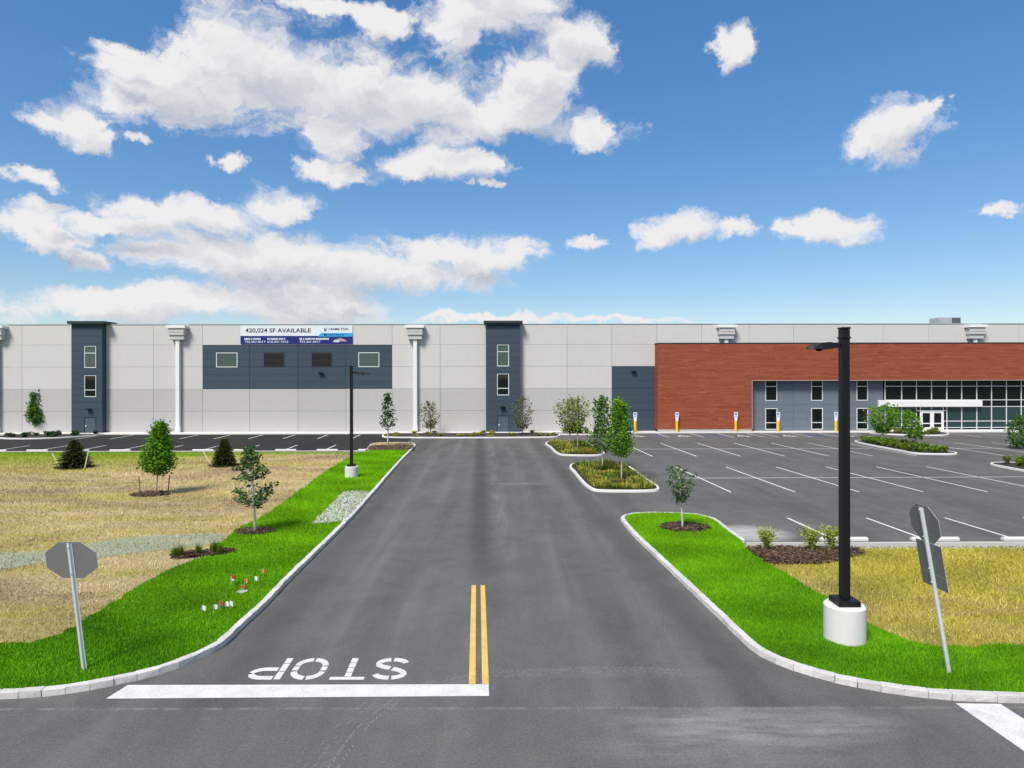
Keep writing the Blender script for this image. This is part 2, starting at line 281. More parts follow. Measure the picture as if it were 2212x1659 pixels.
def field(name, blade=False):
    b = NB(name); v = b.pos()
    band = b.noise(b.pos((0.045, 0.36, 1)), 1.0, 6, 0.62, 0.9); big = b.noise(b.pos((0.09, 0.17, 1)), 1.0, 5, 0.62, 0.8)
    mid = b.noise(b.pos((0.7, 2.4, 1)), 1.0, 6, 0.72); fine = b.noise(b.pos((0.7, 1.5, 1)), 16, 5, 0.8); pat = b.noise(b.pos((0.35, 0.7, 1)), 1.0, 5, 0.65, 0.6)
    straw, yell, soil, green = (0.52, 0.415, 0.225), (0.43, 0.375, 0.085), (0.34, 0.25, 0.15), (0.25, 0.31, 0.022)
    col = b.mix(b.rng(band, 0.44, 0.62, 0, 0.85), straw, yell); col = b.mix(b.rng(big, 0.48, 0.62, 0, 0.9), col, soil)
    col = b.mix(b.rng(mid, 0.52, 0.70, 0, 0.75), col, (0.58, 0.49, 0.30)); col = b.mix(b.rng(pat, 0.55, 0.68, 0, 0.55), col, (0.30, 0.32, 0.035)); col = b.mix(b.rng(pat, 0.42, 0.30, 0, 0.6), col, (0.25, 0.17, 0.095))
    sp = b.N.new('ShaderNodeSeparateXYZ'); b.L.new(b.pos(), sp.inputs[0]); X, Y = sp.outputs[0], sp.outputs[1]
    far = b.math('MULTIPLY', b.rng(b.math('MULTIPLY_ADD', mid, 10.0, Y), 51.0, 60.0, 0, 0.9), b.rng(b.math('MULTIPLY_ADD', pat, 14.0, X), -14, -26)); col = b.mix(far, col, green)
    rgt = b.math('MULTIPLY', b.rng(X, 6, 12), b.rng(b.math('MULTIPLY_ADD', mid, 6.0, Y), 22.0, 28.5, 0, 0.7)); col = b.mix(rgt, col, (0.36, 0.32, 0.030)); col = b.mix(b.math('MULTIPLY', b.rng(X, 6, 12), b.rng(pat, 0.30, 0.52, 0.25, 0.85)), col, (0.40, 0.355, 0.050))
    near = b.math('MULTIPLY', b.rng(X, -2, -6), b.rng(b.math('MULTIPLY_ADD', mid, 4.0, Y), 22.5, 19.5, 0, 0.45)); col = b.mix(near, col, (0.42, 0.37, 0.11))
    col = b.mix(1.0, col, b.rng(b.attr('tint'), 0, 1, 0.55, 1.5) if blade else b.rng(fine, 0.22, 0.78, 0.5, 1.4), 'MULTIPLY')
    MATS[name] = b.done(col, 0.97, None if blade else fine, 1.0, 0.06, 0.1)
field('dry_field'); field('straw_blade', True); MATS['yellow_blade'] = MATS['straw_blade']
def tinted(name, lo, hi, trans=0.25, rough=0.75):
    b = NB(name); t = b.attr('tint'); col = b.mix(t, lo, hi); m = b.done(col, rough, spec=0.2)
    if trans:
        tr = b.N.new('ShaderNodeBsdfTranslucent'); b.L.new(col, tr.inputs[0]); ms = b.N.new('ShaderNodeMixShader'); ms.inputs[0].default_value = trans
        out = b.N['Material Output']; b.L.new(b.b.outputs[0], ms.inputs[1]); b.L.new(tr.outputs[0], ms.inputs[2]); b.L.new(ms.outputs[0], out.inputs['Surface'])
    MATS[name] = m
tinted('leaf_green', (0.024, 0.085, 0.008), (0.130, 0.300, 0.022)); tinted('leaf_dark', (0.008, 0.030, 0.010), (0.045, 0.110, 0.028)); tinted('leaf_bright', (0.040, 0.135, 0.006), (0.200, 0.430, 0.016))
tinted('leaf_blue', (0.012, 0.055, 0.020), (0.150, 0.260, 0.070)); tinted('leaf_olive', (0.045, 0.055, 0.020), (0.220, 0.240, 0.095)); tinted('leaf_mid', (0.050, 0.095, 0.010), (0.30, 0.38, 0.055))
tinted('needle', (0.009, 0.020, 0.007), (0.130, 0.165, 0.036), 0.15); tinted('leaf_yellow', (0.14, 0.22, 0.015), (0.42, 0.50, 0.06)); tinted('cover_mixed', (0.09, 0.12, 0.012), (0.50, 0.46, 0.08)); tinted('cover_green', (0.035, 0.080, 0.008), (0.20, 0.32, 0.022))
tinted('cover_orange', (0.24, 0.10, 0.03), (0.58, 0.28, 0.11)); tinted('plank_red', (0.215, 0.052, 0.027), (0.365, 0.105, 0.056), 0, 0.75); tinted('stone', (0.15, 0.15, 0.145), (0.64, 0.63, 0.60), 0, 0.9); tinted('bark_chip', (0.022, 0.014, 0.011), (0.15, 0.095, 0.068), 0, 0.95)
simple('bark_grey', (0.32, 0.30, 0.26), 0.9, 0.25, 6, 40); simple('bark_brown', (0.13, 0.10, 0.075), 0.9, 0.25, 6, 40); simple('bark_pale', (0.52, 0.49, 0.44), 0.9, 0.2, 6, 40)
def mat_erosion():
    b = NB('erosion_net'); n = b.noise(b.pos((1, 2.2, 1)), 10, 5, 0.8); w = b.noise(b.pos((0.5, 1.4, 1)), 1.2, 4)
    col = b.mix(b.rng(n, 0.3, 0.7), (0.17, 0.22, 0.15), (0.36, 0.42, 0.31)); col = b.mix(b.rng(w, 0.5, 0.72, 0, 0.6), col, (0.40, 0.37, 0.20))
    MATS['erosion_net'] = b.done(col, 0.95, n, 0.8, 0.03)
mat_erosion()

# ------------------------------------------------------------------ object helpers
def link(o, parent=None):
    C.objects.link(o)
    if parent is not None: o.parent = parent
    return o
def tag(o, label=None, cat=None, group=None, kind=None):
    for k, v in (('label', label), ('category', cat), ('group', group), ('kind', kind)):
        if v: o[k] = v
    return o
def empty(name, loc=(0, 0, 0), rz=0.0, label=None, cat=None, group=None, kind=None, parent=None):
    o = bpy.data.objects.new(name, None); o.empty_display_size = 0.3; o.location = loc; o.rotation_euler = (0, 0, rz)
    link(o, parent); return tag(o, label, cat, group, kind)
class MB:
    def __init__(s): s.v, s.f, s.m = [], [], []
    def quad(s, a, b, c, d, mi=0):
        n = len(s.v); s.v += [tuple(a), tuple(b), tuple(c), tuple(d)]; s.f.append((n, n + 1, n + 2, n + 3)); s.m.append(mi)
    def poly(s, pts, mi=0):
        n = len(s.v); s.v += [tuple(p) for p in pts]; s.f.append(tuple(range(n, n + len(pts)))); s.m.append(mi)
    def box(s, x0, x1, y0, y1, z0, z1, mi=0, bev=0.0):
        if bev <= 0:
            p = [(x, y, z) for z in (z0, z1) for y in (y0, y1) for x in (x0, x1)]
            n = len(s.v); s.v += p
            for q in ((0, 2, 3, 1), (4, 5, 7, 6), (0, 1, 5, 4), (2, 6, 7, 3), (0, 4, 6, 2), (1, 3, 7, 5)): s.f.append(tuple(n + i for i in q)); s.m.append(mi)
            return s
        e = bev; n = len(s.v)
        rings = [(e, z0), (0, z0 + e), (0, z1 - e), (e, z1)]
        for ins, z in rings:
            xs0, xs1, ys0, ys1 = x0 + ins, x1 - ins, y0 + ins, y1 - ins
            c = e
            s.v += [(xs0 + c, ys0, z), (xs1 - c, ys0, z), (xs1, ys0 + c, z), (xs1, ys1 - c, z), (xs1 - c, ys1, z), (xs0 + c, ys1, z), (xs0, ys1 - c, z), (xs0, ys0 + c, z)]
        for r in range(3):
            for i in range(8):
                a, b_ = n + r * 8 + i, n + r * 8 + (i + 1) % 8; s.f.append((a, b_, b_ + 8, a + 8)); s.m.append(mi)
        s.f.append(tuple(n + i for i in reversed(range(8)))); s.m.append(mi); s.f.append(tuple(n + 24 + i for i in range(8))); s.m.append(mi)
        return s
    def tube(s, pts, radii, n=8, mi=0, cap=True):
        pts = [Vector(p) for p in pts]; base = len(s.v)
        for i, p in enumerate(pts):
            d = (pts[min(i + 1, len(pts) - 1)] - pts[max(i - 1, 0)]); d = d.normalized() if d.length > 1e-9 else Vector((0, 0, 1))
            a = d.cross(Vector((0, 1, 0)) if abs(d.y) < 0.9 else Vector((1, 0, 0))).normalized(); b_ = d.cross(a)
            for k in range(n):
                t = 2 * math.pi * k / n; s.v.append(tuple(p + (a * math.cos(t) + b_ * math.sin(t)) * radii[i]))
        for i in range(len(pts) - 1):
            for k in range(n):
                a0 = base + i * n + k; a1 = base + i * n + (k + 1) % n; s.f.append((a0, a1, a1 + n, a0 + n)); s.m.append(mi)
        if cap:
            s.f.append(tuple(base + k for k in reversed(range(n)))); s.m.append(mi)
            s.f.append(tuple(base + (len(pts) - 1) * n + k for k in range(n))); s.m.append(mi)
        return s
    def mesh(s, name, mats):
        me = bpy.data.meshes.new(name); me.from_pydata(s.v, [], s.f)
        for m in ([mats] if isinstance(mats, str) else mats): me.materials.append(MATS[m])
        me.polygons.foreach_set('material_index', s.m); me.update(); return me
    def build(s, name, mats, parent=None, smooth=False, fix=True):
        me = s.mesh(name, mats)
        if fix:
            bm = bmesh.new(); bm.from_mesh(me); bmesh.ops.recalc_face_normals(bm, faces=bm.faces); bm.to_mesh(me); bm.free()
        if smooth: me.polygons.foreach_set('use_smooth', [True] * len(me.polygons))
        return link(bpy.data.objects.new(name, me), parent)
def soup(name, verts, k, tint, mat, parent=None, smooth=False):
    """verts (n*k, 3): n separate faces of k corners, one tint per face"""
    n = len(verts) // k; me = bpy.data.meshes.new(name)
    me.vertices.add(n * k); me.vertices.foreach_set('co', np.asarray(verts, np.float32).ravel())
    me.loops.add(n * k); me.loops.foreach_set('vertex_index', np.arange(n * k, dtype=np.int32))
    me.polygons.add(n); me.polygons.foreach_set('loop_start', np.arange(0, n * k, k, dtype=np.int32))
    at = me.attributes.new('tint', 'FLOAT', 'POINT'); at.data.foreach_set('value', np.repeat(np.asarray(tint, np.float32), k))
    me.materials.append(MATS[mat]); me.update(calc_edges=True); me.validate()
    return link(bpy.data.objects.new(name, me), parent)
def resample(pts, step, closed=False, smooth=True):
    P = [Vector(p) for p in pts]; n = len(P); out = []
    segs = n if closed else n - 1
    dense = []
    for i in range(segs):
        p1, p2 = P[i], P[(i + 1) % n]
        p0 = P[i - 1] if (i > 0 or closed) else p1; p3 = P[(i + 2) % n] if (i + 2 < n or closed) else p2
        m = max(2, int((p2 - p1).length / 0.12))
        for k in range(m):
            t = k / m
            if smooth:
                d1 = max((p1 - p0).length, 1e-4) ** .5; d2 = max((p2 - p1).length, 1e-4) ** .5; d3 = max((p3 - p2).length, 1e-4) ** .5
                m1 = ((p1 - p0) / d1 - (p2 - p0) / (d1 + d2) + (p2 - p1) / d2) * d2 if p0 != p1 else (p2 - p1)
                m2 = ((p2 - p1) / d2 - (p3 - p1) / (d2 + d3) + (p3 - p2) / d3) * d2 if p3 != p2 else (p2 - p1)
                q = p1 * (2*t**3 - 3*t**2 + 1) + m1 * (t**3 - 2*t**2 + t) + p2 * (-2*t**3 + 3*t**2) + m2 * (t**3 - t**2)
            else: q = p1.lerp(p2, t)
            dense.append(q)
    dense.append(P[0] if closed else P[-1])
    out = [dense[0]]; acc = 0.0
    for a, b in zip(dense, dense[1:]):
        d = (b - a).length
        while acc + d >= step and d > 1e-9:
            t = (step - acc) / d; a = a.lerp(b, t); out.append(a.copy()); d = (b - a).length; acc = 0.0
        acc += d
    if not closed and (out[-1] - dense[-1]).length > step * 0.3: out.append(dense[-1])
    return out
def offset(pts, d, closed=False):
    n = len(pts); out = []
    for i in range(n):
        a = pts[i - 1] if (i > 0 or closed) else pts[i]; b = pts[(i + 1) % n] if (i < n - 1 or closed) else pts[i]
        t = (b - a); t.z = 0; t.normalize(); out.append(pts[i] + Vector((-t.y, t.x, 0)) * d)
    return out
def sheet(name, pts, z, mat, parent=None, kind=None, label=None, skirt=0.0):
    bm = bmesh.new(); vs = [bm.verts.new((p[0], p[1], z)) for p in pts]; f = bm.faces.new(vs)
    if f.calc_area() and f.normal.z < 0: f.normal_flip()
    bm.normal_update()
    if f.normal.z < 0: f.normal_flip()
    bmesh.ops.triangulate(bm, faces=bm.faces[:])
    me = bpy.data.meshes.new(name); bm.to_mesh(me); bm.free(); me.materials.append(MATS[mat])
    o = link(bpy.data.objects.new(name, me), parent); return tag(o, label=label, kind=kind)
def inside(P, poly):
    x, y = P[:, 0], P[:, 1]; r = np.zeros(len(P), bool); q = [(p[0], p[1]) for p in poly]; j = len(q) - 1
    for i in range(len(q)):
        (xi, yi), (xj, yj) = q[i], q[j]
        c = ((yi > y) != (yj > y)) & (x < (xj - xi) * (y - yi) / (yj - yi + 1e-12) + xi); r ^= c; j = i
    return r
def scatter(poly, n, near=15.0, power=1.6, xmax=200):
    q = np.array([(p[0], p[1]) for p in poly]); lo, hi = q.min(0), q.max(0)
    lo[0] = max(lo[0], -xmax); hi[0] = min(hi[0], xmax); out = []; tot = 0
    for _ in range(60):
        P = rng.uniform(lo, hi, (n * 3, 2)); P = P[inside(P, poly)]
        d = np.hypot(P[:, 0], P[:, 1]); P = P[(rng.random(len(P)) < np.minimum(1, (near / np.maximum(d, 1)) ** power)) & (np.abs(P[:, 0]) < 0.95 * P[:, 1] + 3)]
        out.append(P); tot += len(P)
        if tot >= n: break
    return np.concatenate(out)[:n]
def blades(name, P, z, h, w, mat, tint=None, parent=None, lean=0.5):
    n = len(P); d = np.hypot(P[:, 0], P[:, 1]); sc_ = (d / 15.0) ** 0.5
    a = rng.uniform(0, 2 * np.pi, n); H = rng.uniform(0.55, 1.3, n) * h * sc_; Wd = w * sc_ * rng.uniform(0.7, 1.4, n)
    la = rng.uniform(0, 2 * np.pi, n); ll = rng.uniform(0, lean, n) * H
    V = np.zeros((n, 3, 3)); V[:, 0, 0] = P[:, 0] - np.cos(a) * Wd; V[:, 0, 1] = P[:, 1] - np.sin(a) * Wd
    V[:, 1, 0] = P[:, 0] + np.cos(a) * Wd; V[:, 1, 1] = P[:, 1] + np.sin(a) * Wd
    V[:, 2, 0] = P[:, 0] + np.cos(la) * ll; V[:, 2, 1] = P[:, 1] + np.sin(la) * ll; V[:, 2, 2] = H; V[:, :, 2] += z
    if tint is None:
        base = 0.5 + 0.28 * np.sin(P[:, 0] * 0.9 + 1.3 * np.sin(P[:, 1] * 0.7)) * np.sin(P[:, 1] * 1.3 + np.sin(P[:, 0] * 0.5)); tint = np.clip(base + rng.normal(0, 0.2, n), 0, 1)
    return soup(name, V.reshape(-1, 3), 3, tint, mat, parent)

# ------------------------------------------------------------------ the ground and the paved areas
gs = 3000.0
sheet('ground', [(-gs, -gs), (gs, -gs), (gs, gs), (-gs, gs)], -0.03, 'ground_soil', kind='structure')
street = sheet('street', [(-300, -8), (300, -8), (300, 13.58), (-300, 13.58)], 0.0, 'street_asphalt', kind='structure')
lot = sheet('parking_lot', [(-300, 13.58), (300, 13.58), (300, 80.6), (-300, 80.6)], 0.0, 'lot_asphalt', kind='structure')
newlot = sheet('side_parking_lot', [(-130, 60.5), (-16.2, 60.5), (-11.2, 66.2), (-11.6, 75.5), (-16.8, 79.6), (-130, 79.6)], 0.004, 'new_asphalt', kind='structure')

KL = [G(*p) for p in [(-3000,1521),(-900,1516),(0,1511),(133,1501),(233,1484),(333,1461),(433,1424),(483,1396),(520,1361),(567,1317.5),(627,1254),(663,1218),(753,1128),(806,1068),(863,1001.6),(896,967)]]
KLe = [G(*p) for p in [(896,967),(898,961.5),(888,958.6),(820,958.6),(806,960),(790,974)]]
KR = [G(*p) for p in [(1609,1173),(1574,1148),(1542,1125),(1504,1115.5),(1444,1112),(1385,1112.5),(1355,1116),(1341,1123),(1345,1131),(1372,1163),(1419,1208),(1484,1271),(1541,1326),(1608,1391),(1641,1417.5),(1700,1444),(1774,1467.5),(1850,1485),(1941,1501),(2020,1510),(2108,1516),(2212,1519),(3000,1524),(5200,1526)]]
KLr = resample(KL, 0.46); KRr = resample(KR, 0.46); KLer = resample(KLe, 0.3)
blk = []
for i in range(7):
    mb = MB(); l = 0.2265 + random.uniform(-0.003, 0.002)
    mb.box(-l, l, 0.0, 0.19, -0.03, 0.15 + random.uniform(-0.006, 0.012), bev=random.uniform(0.008, 0.014))
    mb.v = [(x + random.uniform(-.006, .006), y + random.uniform(-.008, .008), z + random.uniform(-.005, .005)) for x, y, z in mb.v]
    me = mb.mesh('kerb_block', 'granite'); blk.append(me)
def block_kerb(path, side, label):
    k = empty('granite_kerb', path[len(path) // 2].copy(), kind='structure'); k['label'] = label
    k.location.z = 0; org = k.location.copy()
    for i in range(len(path) - 1):
        a, b = path[i], path[i + 1]; t = b - a
        if t.length < 0.25: continue
        m = (a + b) / 2
        if abs(m.x) > 0.9 * m.y + 2: continue
        o = bpy.data.objects.new('kerb_block', random.choice(blk)); o.parent = k
        nrm = Vector((-t.y, t.x, 0)).normalized() * side
        o.location = m - org + nrm * random.uniform(-0.008, 0.008); ang = math.atan2(t.y, t.x)
        o.rotation_euler = (random.uniform(-.015, .015), random.uniform(-.012, .012), ang + random.uniform(-.012, .012)); o.scale = (t.length / 0.46, side, 1)
        C.objects.link(o)
    return k
block_kerb(KLr, 1 if False else (1 if offset(KLr, 0.1)[40].x < KLr[40].x else -1), 'granite block kerb along the lawn beside the stop lettering')
block_kerb(KRr, 1 if offset(KRr, 0.1)[-30].y > KRr[-30].y else -1, 'granite block kerb curving round the lawn under the tall lamp post')
def sweep_kerb(name, path, d, closed=False, parent=None, mat='pale_concrete', h=0.15, w=0.17):
    prof = [(0.0, -0.02), (0.012, h - 0.03), (0.03, h), (w, h), (w, -0.02)]
    rails = [[p + Vector((0, 0, z)) for p in offset(path, o * d, closed)] for o, z in prof]
    mb = MB(); n = len(path)
    for r in range(len(rails) - 1):
        for i in range(n if closed else n - 1):
            j = (i + 1) % n; mb.quad(rails[r][i], rails[r][j], rails[r + 1][j], rails[r + 1][i])
    return mb.build(name, mat, parent)
def inward(path, closed=True):
    c = sum((p for p in path), Vector()) / len(path)
    o = offset(path, 0.2, closed); i = len(path) // 3
    return 1 if (sum((a - c).length for a in o) < sum((a - c).length for a in path)) else -1
d_ = 1 if offset(KLer, 0.1)[len(KLer)//2].y < KLer[len(KLer)//2].y else -1
ke = empty('end_kerb', (0, 0, 0), kind='structure'); sweep_kerb('kerb', KLer, d_, parent=ke, mat='concrete')
farL = resample([G(790, 974.5), G(300, 975.5), G(-700, 977.5)], 2.0, smooth=False); sweep_kerb('kerb', farL, 1 if offset(farL, .1)[3].y < farL[3].y else -1, parent=ke, mat='concrete', h=0.07)
rowD = resample([G(1608, 1179), G(2212, 1177), G(3600, 1173)], 1.5, smooth=False)
kd = empty('lot_edge_kerb', (0, 0, 0), kind='structure'); sweep_kerb('kerb', rowD, 1 if offset(rowD, .1)[3].y < rowD[3].y else -1, parent=kd, mat='concrete')

# lawns and dry fields
lz = 0.13
inL = [p for p in offset(KLr, 0.17 * (1 if offset(KLr, 0.1)[40].x < KLr[40].x else -1))]
inLe = offset(KLer, 0.15 * d_)
fieldL = inL + inLe + [G(792, 976, lz), G(-700, 979, lz), Vector((-140, 55, 0)), Vector((-140, 14.2, 0))]
sheet('dry_field', fieldL, 0.11, 'dry_field', kind='structure')
lawn_edge_L = [G(*p, lz) for p in [(766,981),(728,1003),(700,1021),(667,1045),(617,1081),(567,1115),(520,1138),(500,1152),(484,1166),(455,1180),(440,1200),(393,1218),(333,1248),(277,1281),(200,1328),(127,1368),(67,1389),(0,1391.6),(-400,1396),(-1500,1398)]]
leL = resample(lawn_edge_L, 0.35); leL = [p + Vector((random.gauss(0, .05), random.gauss(0, .06), 0)) for p in leL]
top_strip = [G(792, 976, lz), G(800, 973.2, lz), G(886, 972.6, lz)]
iA = max(i for i, p in enumerate(inL) if p.y < G(886, 974).y)
lawnL = [p for p in inL[:iA]] + [G(886, 972.6, lz), G(800, 973.2, lz), G(792, 976, lz)] + leL + [Vector((-60, 14.4, 0))]
sheet('lawn', lawnL, lz, 'lawn_ground', kind='structure')
stripP = [G(792, 975.8, lz), G(-700, 978.5, lz)] + [p + Vector((0, random.gauss(0, .3), 0)) for p in resample([G(-700, 985, lz), G(0, 983.5, lz), G(400, 983, lz), G(775, 980.5, lz)], 1.0)]
sheet('lawn_strip', stripP, 0.122, 'lawn_ground', kind='structure')
sR = 1 if offset(KRr, 0.1)[-30].y > KRr[-30].y else -1
inR = offset(KRr, 0.17 * sR)
lawn_edge_R = [G(*p, lz) for p in [(3400,1386),(2212,1393),(2058,1396.6),(1994,1391.6),(1951,1380),(1871,1343),(1793,1295),(1728,1258),(1661,1218),(1611,1184)]]
leR = resample(lawn_edge_R, 0.35); leR = [leR[0]] + [p + Vector((random.gauss(0, .04), random.gauss(0, .05), 0)) for p in leR[1:-1]] + [leR[-1]]
iB = [i for i, p in enumerate(inR) if p.x < 26]
lawnR = inR[:max(iB)] + [q for q in leR if q.x < 26]
sheet('lawn', lawnR, lz, 'lawn_ground', kind='structure')
fieldR = [G(1611, 1180, lz), G(3600, 1173, lz), Vector((60, 14.2, 0))] + [p for p in reversed(inR) if p.x < 58 and p.y < 27]
fieldR = [G(1606, 1183, lz), G(3600, 1178, lz), Vector((fieldR[1].x, 14.1, 0))] + [p for p in reversed(inR) if p.x < 45 and not (p.y > 26.3)]
sheet('dry_field', fieldR, 0.105, 'dry_field', kind='structure')
# grass blades
Pl = scatter(lawnL, 150000); o = blades('grass', Pl, lz, 0.055, 0.007, 'grass_blade'); tag(o, 'bright green mown grass of the lawn beside the stop lettering', 'grass', kind='stuff')
Pr = scatter(lawnR, 130000); o = blades('grass', Pr, lz, 0.055, 0.007, 'grass_blade'); tag(o, 'bright green mown grass of the lawn under the tall lamp post', 'grass', kind='stuff')
Pd = scatter(fieldL, 110000, 18, 1.4); Pd = Pd[~inside(Pd, lawnL)]; o = blades('dry_grass', Pd, 0.11, 0.07, 0.008, 'straw_blade', lean=1.6); tag(o, 'sparse straw coloured grass on the field with the spruces', 'grass', kind='stuff')
Pe = scatter(fieldR, 70000, 18, 1.4); Pe = Pe[~inside(Pe, lawnR)]; o = blades('dry_grass', Pe, 0.105, 0.08, 0.008, 'yellow_blade', lean=1.3); tag(o, 'yellowing sparse grass on the field behind the tall lamp post', 'grass', kind='stuff')

# erosion blanket strip
er = [G(*p, 0.12) for p in [(-400,1200),(0,1193),(100,1190),(160,1181),(233,1166.6),(333,1156.6),(420,1153.5),(484,1153),(462,1174),(400,1183),(333,1188),(213,1205),(100,1216.6),(0,1228),(-400,1245)]]
err = resample(er, 0.4, True); err = [p + Vector((random.gauss(0, .04), random.gauss(0, .07), 0)) for p in err]
o = sheet('erosion_blanket', err, 0.121, 'erosion_net'); tag(o, 'pale green erosion blanket strip laid across the dry field', 'blanket')

# ------------------------------------------------------------------ painted markings
def stripe(name, a, b, w, mat, parent, z=0.005, wdir=None):
    t = (b - a); n = (Vector((-t.y, t.x, 0)).normalized() if wdir is None else wdir) * (w / 2)
    mb = MB(); pts = [a - n, a + n, b + n, b - n]; mb.poly([(p.x, p.y, z) for p in pts]); return mb.build(name, mat, parent)
mb = MB(); mb.poly([(*G(*p).xy, 0.005) for p in [(229,1509.6),(1056.5,1503.6),(1055.6,1478.4),(276,1480)]]); mb.build('stop_bar', 'stop_paint', lot)
mb = MB(); q0, q1 = G(2064, 1519.6), G(2161, 1521); mb.poly([(q0.x, q0.y, .005), (q1.x, q1.y, .005), (q1.x + .3, 6.0, .005), (q0.x + .3, 6.0, .005)]); mb.build('crossing_bar', 'stop_paint', street)
for (xa, xb, xc, xd) in ((1012.6, 1027.4, 1018.6, 1028.2), (1041.4, 1056, 1038, 1047.6)):
    mb = MB(); mb.poly([(*G(x, y).xy, .0045) for x, y in ((xa, 1477.6), (xb, 1477.6), (xd, 1264), (xc, 1264))]); mb.build('centre_line', 'yellow_paint', lot)
LX = lambda Y, k, x0=12.72, y0=49.85, s=3.89: x0 + SLANT * (Y - y0) + s * k
def pline(Xf, Y0, Y1, par=None, w=0.13, z=0.005): stripe('parking_line', Vector((Xf(Y0), Y0, 0)), Vector((Xf(Y1), Y1, 0)), w, 'line_paint', par or lot, z, Vector((1, 0, 0)))
for k in range(0, 6): pline(lambda Y: LX(Y, k), 38.95, 49.85)
for k in list(range(-0, 7)) + list(range(8, 15)):
    pline(lambda Y: LX(Y, k), 56.6, 67.8)
for k in range(0, 9): pline(lambda Y: LX(Y, k), 27.5, 31.8)
for k in range(8, 14): pline(lambda Y: LX(Y, k), 38.95, 49.85)
for k in range(10, 18): pline(lambda Y: LX(Y, k) , 74.3, 79.6)
for x in (18.2, 22.3, 25.7, 29.2, 30.9, 34.9, 38.1, 41.8): pline(lambda Y: x + SLANT * (Y - 74.4), 74.4, 79.4)
stripe('row_line', Vector((11.2, 44.35, 0)), Vector((LX(44.6, 6), 44.7, 0)), 0.12, 'line_paint', lot, 0.0055)
stripe('row_line', Vector((11.0, 62.3, 0)), Vector((34.9, 62.5, 0)), 0.14, 'line_paint', lot, 0.0055)
stripe('row_line', Vector((41.0, 62.5, 0)), Vector((70.0, 62.7, 0)), 0.14, 'line_paint', lot, 0.0055)
for k in range(-6, 9): pline(lambda Y: -50.1 + SLANT * (Y - 73.6) + 3.97 * k, 73.6, 78.6, newlot, 0.14, 0.009)
for k in range(-5, 7): pline(lambda Y: -41.9 + SLANT * (Y - 62.2) + 3.97 * k, 62.0, 66.6, newlot, 0.14, 0.009)
# blue hatched aisles and wheelchair symbols
for (x0, x1) in ((17.0, 18.1), (22.5, 25.6), (35.0, 38.0)):
    mb = MB()
    for i in range(5):
        y = 74.6 + i * 0.95; mb.poly([(x0 + SLANT * (y - 74.4), y, .005), (x0 + SLANT * (y - 74.4), y + .22, .005), (x1 + SLANT * (y + .7 - 74.4), y + .92, .005), (x1 + SLANT * (y + .7 - 74.4), y + .7, .005)])
    mb.poly([(x0, 74.35, .0052), (x1, 74.35, .0052), (x1, 74.55, .0052), (x0, 74.55, .0052)])
    mb.build('aisle_hatching', 'blue_paint', lot)
def strokes_mesh(mb, paths, w, fn, z, mi=0):
    for path in paths:
        P = [Vector((p[0], p[1], 0)) for p in path]
        n = len(P); L_, R_ = [], []
        for i in range(n):
            t = P[min(i + 1, n - 1)] - P[max(i - 1, 0)]; t.normalize(); nn = Vector((-t.y, t.x, 0)) * w / 2
            L_.append(P[i] + nn); R_.append(P[i] - nn)
        for i in range(n - 1): mb.quad(fn(L_[i], z), fn(L_[i + 1], z), fn(R_[i + 1], z), fn(R_[i], z), mi)
def arc(cx, cy, rx, ry, a0, a1, n=12): return [(cx + rx * math.cos(R(a0 + (a1 - a0) * i / n)), cy + ry * math.sin(R(a0 + (a1 - a0) * i / n))) for i in range(n + 1)]
CHAIR = [arc(.44, .32, .28, .28, 120, 380, 16), [(.40, .86), (.42, .50), (.70, .48)], [(.70, .50), (.82, .20), (.94, .24)], [(.40, .68), (.64, .66)], arc(.40, .93, .035, .035, 0, 360, 8)]
for x in (14.9, 20.3, 27.4, 32.8, 39.8):
    mb = MB(); strokes_mesh(mb, CHAIR, 0.11, lambda p, z: (x - 1.0 + p.x * 2.0, 75.0 + p.y * 2.2, z), .0055); mb.build('wheelchair_symbol', 'line_paint', lot, fix=False)
# STOP lettering, read by drivers leaving the lot
def letter(name, paths, cx, w=0.84, h=1.14):
    def fn(p, z):
        Y = 16.0 - p.y * h; return (cx - (p.x - 0.5) * w + SLANT * (Y - 15.4), Y, z)
    mb = MB()
    for P, wd in paths:
        strokes_mesh(mb, [P], wd, fn, .005)
    return mb.build(name, 'stop_paint', lot, fix=False)
st = 0.17
S = [(arc(.5, .73, .40, .19, 10, 92, 8), st), (arc(.5, .73, .40, .19, 102, 180, 7) + [(.14, .66), (.26, .58), (.46, .51)], st), ([(.53, .485), (.74, .42), (.88, .34)] + arc(.5, .27, .40, .19, 0, -80, 8)[1:], st), (arc(.5, .27, .40, .19, -92, -172, 8), st)]
T = [([(.02, .94), (.98, .94)], .125)] + [([(.5, y0), (.5, y1)], .185) for y0, y1 in ((.0, .22), (.245, .45), (.475, .66), (.685, .86))]
O = [(arc(.5, .62, .40, .30, 3, 86, 8), st), (arc(.5, .62, .40, .30, 95, 177, 8), st), ([(.90, .585), (.90, .40)], st), ([(.10, .585), (.10, .40)], st), (arc(.5, .38, .40, .30, -3, -86, 8), st), (arc(.5, .38, .40, .30, -95, -177, 8), st)]
Pp = [([(.10, 0), (.10, .24)], .185), ([(.10, .265), (.10, .62)], .185), ([(.10, .645), (.10, .98)], .185), ([(.24, .915), (.55, .915)] + arc(.55, .72, .36, .195, 86, 8, 7), .16), (arc(.55, .72, .36, .195, -4, -88, 7) + [(.55, .525), (.24, .525)], .16)]
for nm, sh, cx in (('letter_s', S, -2.92), ('letter_t', T, -3.88), ('letter_o', O, -4.87), ('letter_p', Pp, -5.84)): letter(nm, sh, cx)
